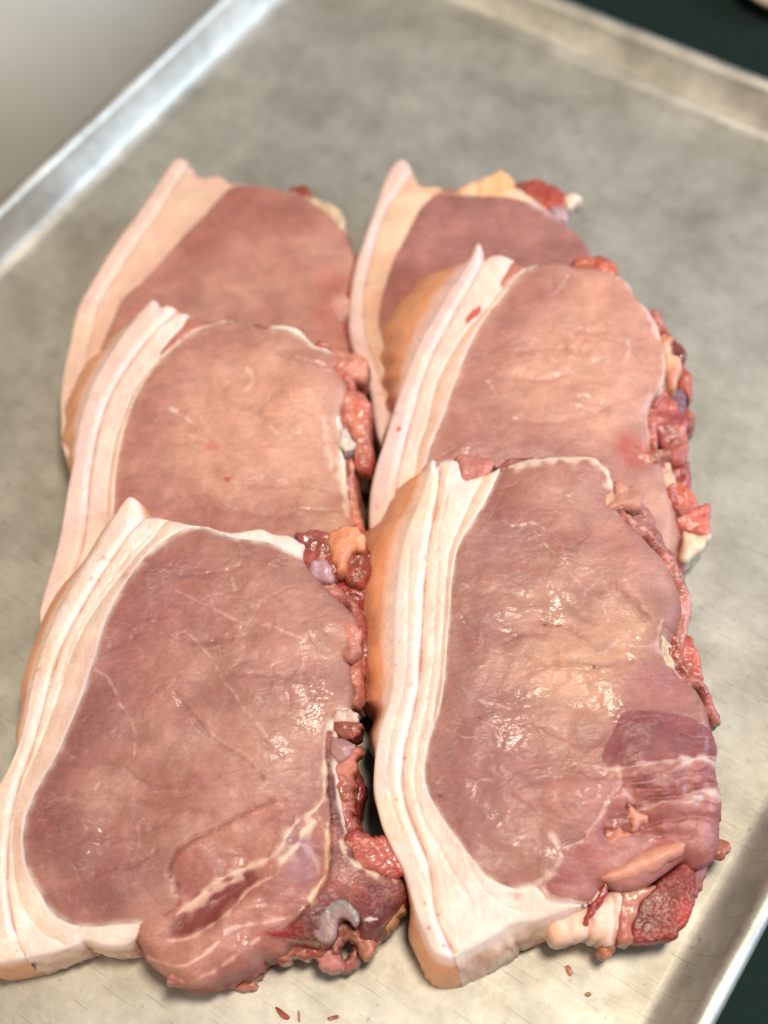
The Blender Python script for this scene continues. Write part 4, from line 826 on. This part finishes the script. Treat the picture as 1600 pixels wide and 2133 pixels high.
d.bit('bone', [(1270, 1130), (1300, 1020), (1330, 985), (1385, 1030), (1400, 1120), (1405, 1230), (1370, 1330), (1330, 1290), (1290, 1230)], -4, 22, (172, 120, 104), 'bone', dome=2.5, col2=(206, 166, 146))
d.bit('red_bone_end', [(1395, 1020), (1440, 1010), (1465, 1060), (1465, 1120), (1420, 1130), (1395, 1080)], -8, 18, (170, 58, 62), 'red')
d.bit('side_meat', [(1390, 1130), (1440, 1120), (1475, 1160), (1510, 1220), (1545, 1200), (1545, 1260), (1550, 1320), (1490, 1330), (1430, 1310), (1400, 1240)], -7, 20, (188, 84, 76), 'red', dome=3, col2=(204, 112, 94))
d.bit('cartilage_tip', [(1435, 1310), (1490, 1325), (1550, 1322), (1545, 1360), (1500, 1410), (1445, 1455), (1430, 1420), (1440, 1360)], -8, 20, (236, 212, 184), 'gristle', dome=1.5)
d.bit('dark_side_meat', [(1380, 1300), (1430, 1310), (1440, 1380), (1430, 1450), (1440, 1500), (1410, 1500), (1370, 1400)], -10, 18, (140, 60, 58), 'red')

# ------------------------------------------------------------------ back left chop
fE = Frame((440, 985), 5.0, 0.026)
e = Chop('back left pork chop with broad pale fat and smooth oval lean face', fE, 0.0008, Z5, 51, (0.92, 0.92, 0.95))
e_out = [(640, 68), (680, 68), (705, 98), (722, 132), (770, 150), (830, 140), (865, 160), (890, 176), (950, 180), (1050, 190), (1130, 210), (1200, 215), (1260, 246), (1330, 270), (1390, 302), (1412, 352), (1440, 440), (1466, 520), (1452, 620), (1430, 720), (1420, 830), (1440, 940), (1440, 1100), (1380, 1300), (1100, 1420), (700, 1480), (300, 1480), (150, 1460),
         (110, 1380), (105, 1250), (105, 1150), (122, 1030), (150, 910), (165, 830), (190, 740), (225, 680), (272, 600), (332, 500), (402, 400), (482, 290), (562, 170), (615, 90)]
e.region('fat_layer', None, **S_(FAT, col=(238, 202, 178), col2=(234, 192, 172)))
e.region('rind', [(690, 70), (640, 190), (560, 320), (480, 440), (400, 560), (330, 660), (280, 760), (250, 880), (230, 1000), (210, 1200), (220, 1500), (0, 1500), (0, 700), (500, 60)], **S_(RIND, col=(238, 204, 192), col2=(238, 208, 190), side=(236, 186, 142), side2=(228, 166, 122), crease=0.0004))
e_m = [(895, 205), (850, 255), (785, 330), (705, 412), (622, 502), (545, 590), (475, 662), (425, 700), (380, 760), (345, 845), (315, 920), (290, 1000), (280, 1200), (300, 1600), (1600, 1600), (1600, 450), (1420, 400), (1350, 320), (1260, 268), (1160, 226), (1050, 204), (960, 196)]
e.region('loin_muscle', e_m, **S_(LEAN, col=(182, 126, 112), col2=(196, 144, 126), crease=0.0003, lump=0.6))
e.blot([(880, 220), (1100, 215), (1400, 400), (1100, 420), (800, 540), (500, 720), (340, 900), (420, 700), (650, 500)], (170, 102, 92), 9, 0.7)
e.blot([(850, 520), (1150, 440), (1350, 520), (1300, 760), (1000, 800), (820, 700)], (210, 152, 132), 9, 0.45)
e.blot([(1300, 600), (1450, 640), (1430, 900), (1300, 940), (1260, 760)], (196, 116, 98), 6, 0.6)
e.blot([(1140, 505), (1170, 515), (1160, 530), (1130, 525)], (150, 80, 76), 1.5, 0.5)
e.blot([(620, 330), (660, 300), (640, 370), (560, 440)], (244, 196, 164), 4, 0.5)
e.fl([((640, 68), 0), ((402, 400), 1), ((190, 740), 1), ((110, 1200), 2.5), ((120, 1350), 0), ((1440, 600), 0)])
e.body(e_out, dome=0.002)
e.bit('red_tip', [(1165, 212), (1190, 198), (1235, 202), (1255, 240), (1220, 248), (1180, 235)], 0.5, 8, (176, 76, 62), 'red', dome=1.5, edge=2)
e.bit('pale_edge', [(1250, 250), (1320, 262), (1385, 296), (1412, 350), (1400, 395), (1340, 340), (1270, 285)], 0.3, 14, (240, 212, 178), 'fat', dome=1.5, edge=2)
e.bit('side_lobe', [(1370, 710), (1410, 690), (1430, 740), (1420, 800), (1380, 810), (1360, 760)], 1.0, 14, (222, 164, 148), 'lean', dome=2)
e.bit('dark_side_meat', [(1370, 800), (1420, 790), (1440, 850), (1425, 930), (1380, 900)], 0.0, 18, (176, 84, 72), 'red', dome=2)

# ------------------------------------------------------------------ back right chop
fF = Frame((1010, 960), 5.0, 0.026)
f = Chop('back right pork chop with smooth dull rose face and red scrap on its far edge', fF, 0.0008, Z6, 67, (0.92, 0.92, 0.95))
f_out = [(350, 88), (385, 88), (410, 120), (440, 185), (470, 228), (560, 230), (600, 240), (680, 238), (760, 214), (880, 216), (1010, 240), (1100, 300), (1220, 390), (1300, 450), (1362, 502), (1405, 570), (1440, 680), (1480, 850), (1500, 1050), (1480, 1300), (1300, 1540), (900, 1660), (500, 1700), (300, 1700), (240, 1640),
         (215, 1540), (190, 1380), (140, 1240), (95, 1140), (72, 1030), (72, 920), (82, 820), (97, 720), (122, 630), (152, 540), (182, 450), (212, 370), (242, 280), (272, 200), (312, 125)]
f.region('fat_layer', None, **S_(FAT, col=(240, 206, 178), col2=(234, 188, 160)))
f.region('rind', [(420, 110), (380, 230), (300, 340), (250, 440), (215, 560), (190, 660), (165, 780), (155, 900), (160, 1020), (180, 1120), (230, 1260), (280, 1450), (300, 1700), (0, 1700), (0, 800), (200, 60)], **S_(RIND, col=(240, 208, 204), col2=(238, 204, 192), side=(236, 190, 150), side2=(226, 170, 130), crease=0.0005))
f_m = [(570, 290), (520, 320), (475, 370), (432, 450), (382, 550), (332, 640), (302, 720), (272, 820), (252, 900), (242, 1000), (262, 1080), (292, 1200), (315, 1290), (340, 1450), (350, 1800), (1700, 1800), (1700, 600), (1420, 540), (1310, 440), (1220, 400), (1110, 352), (1000, 318), (880, 298), (700, 296)]
f.region('loin_muscle', f_m, **S_(LEAN, col=(168, 114, 106), col2=(182, 126, 116), crease=0.0003, lump=0.6))
f.blot([(560, 290), (600, 240), (690, 232), (690, 280), (620, 300)], (156, 80, 72), 1.5, 0.8)
f.blot([(250, 900), (320, 700), (420, 620), (500, 900), (420, 1200), (320, 1250)], (160, 92, 84), 8, 0.5)
f.line([(1100, 350), (1200, 395), (1280, 430)], (214, 186, 190), 1.5, .7, 0.2)
f.fl([((350, 88), 0), ((182, 450), 1), ((82, 820), 1), ((72, 1030), 1), ((200, 1500), 0)])
f.body(f_out, dome=0.002)
f.bit('fat_flap', [(690, 270), (760, 212), (840, 182), (890, 152), (920, 138), (950, 160), (985, 210), (1000, 250), (930, 290), (800, 292)], 0.8, 14, (240, 200, 168), 'fat', dome=1.5, col2=(244, 186, 140))
f.bit('red_scrap', [(1005, 225), (1080, 203), (1170, 215), (1240, 258), (1275, 300), (1250, 340), (1190, 350), (1110, 310), (1040, 280)], 0.8, 16, (160, 60, 54), 'red', dome=2.5, col2=(184, 84, 70))
f.bit('pale_tip', [(1265, 300), (1300, 278), (1345, 282), (1352, 310), (1310, 335), (1280, 345)], 0.5, 10, (238, 212, 194), 'fat', dome=1.5, edge=2)
f.bit('gristle_edge', [(1200, 350), (1260, 345), (1285, 380), (1270, 420), (1220, 400)], 0.4, 12, (206, 176, 186), 'gristle', dome=1.5, edge=2)

# smaller pieces that belong to a bone or to a flap go under it
def nest(ch, host, names):
    kids = list(ch.root.children)
    h = [o for o in kids if o.name.split('.')[0] == host][0]
    for o in kids:
        if o is not h and o.name.split('.')[0] in names: o.parent = h
nest(a, 'bone', ('cartilage', 'canal_lining', 'bone_edge'))
nest(b, 'sawn_bone', ('bone_membrane',))
nest(d, 'bone', ('red_bone_end', 'cartilage_tip'))
nest(c, 'bone', ('white_knob', 'dark_vein'))
# ================================================================== the tray
TA = math.radians(51.94)
D1 = np.array([math.cos(TA), math.sin(TA)]); D2 = np.array([math.sin(TA), -math.cos(TA)])
def tray_mat(name='worn_aluminium', metal=0.55, r0=0.48, r1=0.64, lo=(166, 162, 151), hi=(208, 205, 195)):
    mt, nt, b = new_mat(name); lk = nt.links.new
    tc = nd(nt, 'ShaderNodeTexCoord'); vec = tc.outputs['Object']
    def nz(scale, det, rough=0.6, dist=0.0, v=vec):
        n = nd(nt, 'ShaderNodeTexNoise', inp={'Scale': scale, 'Detail': det, 'Roughness': rough, 'Distortion': dist}); lk(v, n.inputs['Vector']); return n.outputs[0]
    cr = nd(nt, 'ShaderNodeValToRGB'); lk(nz(26.0, 9.0, 0.72), cr.inputs[0])
    e = cr.color_ramp.elements; e[0].position = 0.34; e[0].color = (*lin(lo), 1); e[1].position = 0.64; e[1].color = (*lin(hi), 1)
    col = cr.outputs[0]
    def mixc(fac, c, amt):
        nonlocal col
        m2 = nd(nt, 'ShaderNodeMath', operation='MULTIPLY'); lk(fac, m2.inputs[0]); m2.inputs[1].default_value = amt
        mx = nd(nt, 'ShaderNodeMix', data_type='RGBA'); lk(m2.outputs[0], mx.inputs[0]); lk(col, mx.inputs[6]); mx.inputs[7].default_value = (*lin(c), 1); col = mx.outputs[2]
    mixc(ramp(nt, nz(45.0, 6.0, 0.7), 0.56, 0.72, lk), (126, 121, 108), 0.32)       # stains
    mixc(ramp(nt, nz(260.0, 4.0, 0.7), 0.62, 0.72, lk), (84, 80, 70), 0.5)          # specks
    mixc(ramp(nt, nz(14.0, 6.0, 0.65), 0.55, 0.68, lk), (216, 213, 204), 0.3)         # rubbed patches
    hs = None
    for ang, sc, l0 in [(0.35, 1.0, 0.655), (1.25, 1.2, 0.66), (-0.5, 0.9, 0.665), (2.2, 1.1, 0.67)]:
        mp = nd(nt, 'ShaderNodeMapping', inp={'Rotation': (0, 0, ang), 'Scale': (22.0 * sc, 1300.0, 1)}); lk(vec, mp.inputs[0])
        s = ramp(nt, nz(1.0, 1.0, 0.5, 0.0, mp.outputs[0]), l0, l0 + 0.05, lk)
        mixc(s, (220, 220, 214), 0.16)
        hs = s if hs is None else hs
    for ang, l0 in [(0.9, 0.69), (-1.1, 0.69)]:
        mp = nd(nt, 'ShaderNodeMapping', inp={'Rotation': (0, 0, ang), 'Scale': (34.0, 1300.0, 1), 'Location': (3, 5, 0)}); lk(vec, mp.inputs[0])
        mixc(ramp(nt, nz(1.0, 1.0, 0.5, 0.0, mp.outputs[0]), l0, l0 + 0.04, lk), (92, 88, 80), 0.3)
    lk(col, b.inputs['Base Color'])
    b.inputs['Metallic'].default_value = metal
    rr = nd(nt, 'ShaderNodeMapRange', inp={1: 0.3, 2: 0.7, 3: r0, 4: r1}); lk(nz(30.0, 6.0, 0.7), rr.inputs[0]); lk(rr.outputs[0], b.inputs['Roughness'])
    bp = nd(nt, 'ShaderNodeBump', inp={'Strength': 0.15, 'Distance': 0.0006}); lk(nz(120.0, 6.0, 0.7), bp.inputs['Height'])
    bp2 = nd(nt, 'ShaderNodeBump', inp={'Strength': 0.12, 'Distance': 0.004}); lk(nz(22.0, 3.0, 0.5), bp2.inputs['Height']); lk(bp.outputs[0], bp2.inputs['Normal'])
    lk(bp2.outputs[0], b.inputs['Normal'])
    return mt
TRAYM = tray_mat()
RIMM = tray_mat('rubbed_aluminium', 0.72, 0.40, 0.54, (176, 174, 166), (224, 222, 215))
# outer rim lines: along D2 at -0.4425 (left) and +0.020 (right); along D1 far edge at 0.550, near edge at -0.11
RIM_Z = 0.0184
def rect_ring(off, z, r0=0.022, n=10):
    """rounded rectangle, off metres outside the floor outline"""
    x0, x1, y0, y1 = TR['x0'] - off, TR['x1'] + off, TR['y0'] - off, TR['y1'] + off
    r = r0 + off; pts = []
    for cx, cy, a0 in [(x1 - r, y1 - r, 0), (x0 + r, y1 - r, 90), (x0 + r, y0 + r, 180), (x1 - r, y0 + r, 270)]:
        for k in range(n + 1):
            an = math.radians(a0 + 90 * k / n); pts.append((cx + r * math.cos(an), cy + r * math.sin(an)))
    P = []
    for k in range(len(pts)):      # extra points along the straight sides
        p, q = np.array(pts[k]), np.array(pts[(k + 1) % len(pts)])
        m_ = 60 if (k % (n + 1)) == n else 1
        for j in range(m_): P.append(p + (q - p) * j / m_)
    return np.column_stack([np.array(P), np.full(len(P), z)])
def gcoord(px, z):
    g = ground([px], z)[0][:2]; return float(g @ D2), float(g @ D1)
WALL = 0.0111   # how far the rim stands outside the floor
lft = gcoord((225, 210), RIM_Z)[0]; rgt = gcoord((1545, 2029), RIM_Z)[0]; far = gcoord((1380, 84), RIM_Z)[1]
tc_ = np.array([(lft + rgt) / 2, far - 0.33])
TR = dict(x0=lft + WALL - tc_[0], x1=rgt - WALL - tc_[0], y0=-0.33 + WALL, y1=0.33 - WALL)
troot = bpy.data.objects.new('baking_tray', None); COL.objects.link(troot)
cw = D2 * tc_[0] + D1 * tc_[1]
troot.matrix_world = Matrix.Translation((cw[0], cw[1], 0)) @ Matrix(((D2[0], D1[0], 0, 0), (D2[1], D1[1], 0, 0), (0, 0, 1, 0), (0, 0, 0, 1)))
tag(troot, 'worn grey aluminium baking tray with raised rim holding the six pork chops', 'baking tray')
def loft(name, prof, mt):
    rings = [rect_ring(o, z) for o, z in prof]
    n = len(rings[0]); V = np.concatenate(rings); F = []
    i = np.arange(n); j = (i + 1) % n
    for k in range(len(rings) - 1):
        F.append(np.column_stack([k * n + i, k * n + j, (k + 1) * n + j, (k + 1) * n + i]))
    # slow dents along the rim
    s = fbm(V[:, 0] * 22, V[:, 1] * 22, 3, 2)[:, None]
    V = V + np.column_stack([s * 0, s * 0, s * 0.0007]) * np.clip(V[:, 2:3] / 0.02, 0, 1)
    return mesh_obj(name, V, np.concatenate(F), None, mt, troot)
fil = [(-0.010 + 0.010 * math.sin(a_), 0.009 - 0.009 * math.cos(a_)) for a_ in np.radians([0, 12, 24, 36, 48, 58, 66])]
wall = fil + [(0.0008, 0.0095), (0.0022, 0.0130), (0.0032, 0.0165), (0.0035, 0.0185)]
loft('side_wall', wall, RIMM)
bead = [(0.0035, 0.0185)] + [(0.0073 - 0.0038 * math.cos(a_), 0.0184 + 0.0034 * math.sin(a_)) for a_ in np.radians([5, 30, 60, 90, 120, 150, 180, 210, 240, 265])]
loft('rolled_rim', bead, RIMM)
loft('outer_wall', [(0.0068, 0.0155), (0.0050, 0.0140), (0.0030, 0.0095), (0.001, 0.004), (-0.002, 0.0), (-0.006, -0.0012), (-0.014, -0.0012)], RIMM)
ring = rect_ring(-0.010, 0.0)
me = bpy.data.meshes.new('floor_sheet'); me.from_pydata([tuple(v) for v in ring], [], [tuple(range(len(ring)))]); me.materials.append(TRAYM)
o = bpy.data.objects.new('floor_sheet', me); COL.objects.link(o); o.parent = troot

# ------------------------------------------------------------------ what the tray stands on
def plain(name, c, c2, rough, scale, bump=0.1):
    mt, nt, b = new_mat(name); lk = nt.links.new
    tc = nd(nt, 'ShaderNodeTexCoord')
    n = nd(nt, 'ShaderNodeTexNoise', inp={'Scale': scale, 'Detail': 6.0, 'Roughness': 0.65}); lk(tc.outputs['Object'], n.inputs['Vector'])
    cr = nd(nt, 'ShaderNodeValToRGB'); lk(n.outputs[0], cr.inputs[0])
    cr.color_ramp.elements[0].position = 0.3; cr.color_ramp.elements[0].color = (*lin(c), 1)
    cr.color_ramp.elements[1].position = 0.7; cr.color_ramp.elements[1].color = (*lin(c2), 1)
    lk(cr.outputs[0], b.inputs['Base Color']); b.inputs['Roughness'].default_value = rough
    bp = nd(nt, 'ShaderNodeBump', inp={'Strength': bump, 'Distance': 0.001}); lk(n.outputs[0], bp.inputs['Height']); lk(bp.outputs[0], b.inputs['Normal'])
    return mt
CLOTH = plain('dark_teal_cloth', (1, 25, 19), (2, 32, 25), 0.95, 300.0, 0.4)
STEEL = plain('pale_worktop', (196, 192, 180), (206, 203, 194), 0.5, 8.0)
def sheet(name, x0, x1, y0, y1, z, mt, n=1):
    xs = np.linspace(x0, x1, n + 1); ys = np.linspace(y0, y1, n + 1)
    V = [(*(D2 * x + D1 * y), z) for y in ys for x in xs]
    F = [(j * (n + 1) + i, j * (n + 1) + i + 1, (j + 1) * (n + 1) + i + 1, (j + 1) * (n + 1) + i) for j in range(n) for i in range(n)]
    me = bpy.data.meshes.new(name); me.from_pydata(V, [], F); me.materials.append(mt)
    o = bpy.data.objects.new(name, me); COL.objects.link(o); return tag(o, kind='structure')
sheet('tablecloth', -0.34, 1.2, -0.8, 1.8, -0.0016, CLOTH, 4)
n_ = 24; V, F = [], []
prof = [(-0.59, -1.0)] + [(-0.59 - 0.17 * (1 - math.cos(a_)), -0.22 + 0.18 * math.sin(a_)) for a_ in np.linspace(0, math.pi / 2, n_)] + [(-2.2, -0.04)]  # edge rolled down, a shape invented so its shading darkens towards the tray
for x, z in prof:
    for y in (-0.8, 1.8): V.append((*(D2 * x + D1 * y), z))
for k in range(len(prof) - 1): F.append((2 * k, 2 * k + 1, 2 * k + 3, 2 * k + 2))
me = bpy.data.meshes.new('worktop'); me.from_pydata(V, [], F); me.materials.append(STEEL)
me.polygons.foreach_set('use_smooth', [True] * len(F))
o = bpy.data.objects.new('worktop', me); COL.objects.link(o); tag(o, kind='structure')
# pale round dish just inside the top right corner of the picture
DISH = plain('beige_glaze', (176, 160, 134), (186, 170, 144), 0.5, 30.0)
cd = ground([(1668, -66)], 0.01)[0]; rd = np.linalg.norm(ground([(1590, 12)], 0.01)[0] - cd)
prof = [(0.0, 0.004), (0.5, 0.004), (0.75, 0.007), (0.93, 0.012), (0.98, 0.0135), (1.0, 0.013), (0.99, 0.0115), (0.78, 0.004), (0.5, 0.0), (0.0, 0.0)]
nn_ = 64; V, Q_ = [], []
for r_, z in prof:
    for k in range(nn_): V.append((r_ * rd * math.cos(2 * math.pi * k / nn_), r_ * rd * math.sin(2 * math.pi * k / nn_), z))
for i_ in range(len(prof) - 1):
    for k in range(nn_): Q_.append((i_ * nn_ + k, i_ * nn_ + (k + 1) % nn_, (i_ + 1) * nn_ + (k + 1) % nn_, (i_ + 1) * nn_ + k))
o = mesh_obj('dish', np.array(V), np.array(Q_), None, DISH); o.location = (cd[0], cd[1], -0.0012)
tag(o, 'pale beige dish edge on the dark green cloth at the top right corner', 'dish')

# ------------------------------------------------------------------ scraps on the tray
def scrap(pts, label, col, h, zf=None):
    P = ground((zf(pts) if zf else np.array(pts, float)), 0.0)[:, :2]
    cen = P.mean(0); poly = smooth_poly((P - cen) * 0.85, True, 4)
    st = dict(col=col, col2=tuple(np.array(col) * 0.85), mat='red', edge=0.0008, edge_d=1.0)
    ob = flesh_slab(None, h, poly, [('meat_scrap', None, st)], 0.0003, bottom=0.0004, dome=0.0003, dome_w=0.001, lump=(0.0002, 0.0001), rings=3, wallnoise=0.0002, bulge=0.0001, seed=cen[0] * 50)
    ob[0].location = (cen[0], cen[1], 0.0)
    return tag(ob[0], label, 'meat scrap', 'small meat scraps fallen on the tray')
scrap([(571, 2097), (580, 2098), (594, 2110), (606, 2121), (600, 2126), (585, 2119)], 'largest red meat sliver on the tray below the front left chop', (176, 84, 66), 0.0014)
scrap([(620, 2106), (624, 2107), (627, 2126), (622, 2131)], 'narrow pale brown sliver just right of the largest sliver', (176, 120, 96), 0.0009)
scrap([(680, 2121), (692, 2117), (706, 2115), (706, 2121), (694, 2125), (686, 2128)], 'ragged brown scrap on the tray below the hanging shreds', (178, 104, 78), 0.0009)
scrap([(1177, 2012), (1186, 2010), (1192, 2020), (1193, 2032), (1186, 2034), (1180, 2024)], 'wet red scrap on the tray below the front right chop', (196, 128, 106), 0.0014)
scrap([(1217, 2070), (1226, 2066), (1233, 2072), (1228, 2077), (1220, 2077)], 'tiny tan crumb on the tray nearest the lower right rim', (190, 150, 112), 0.0010)
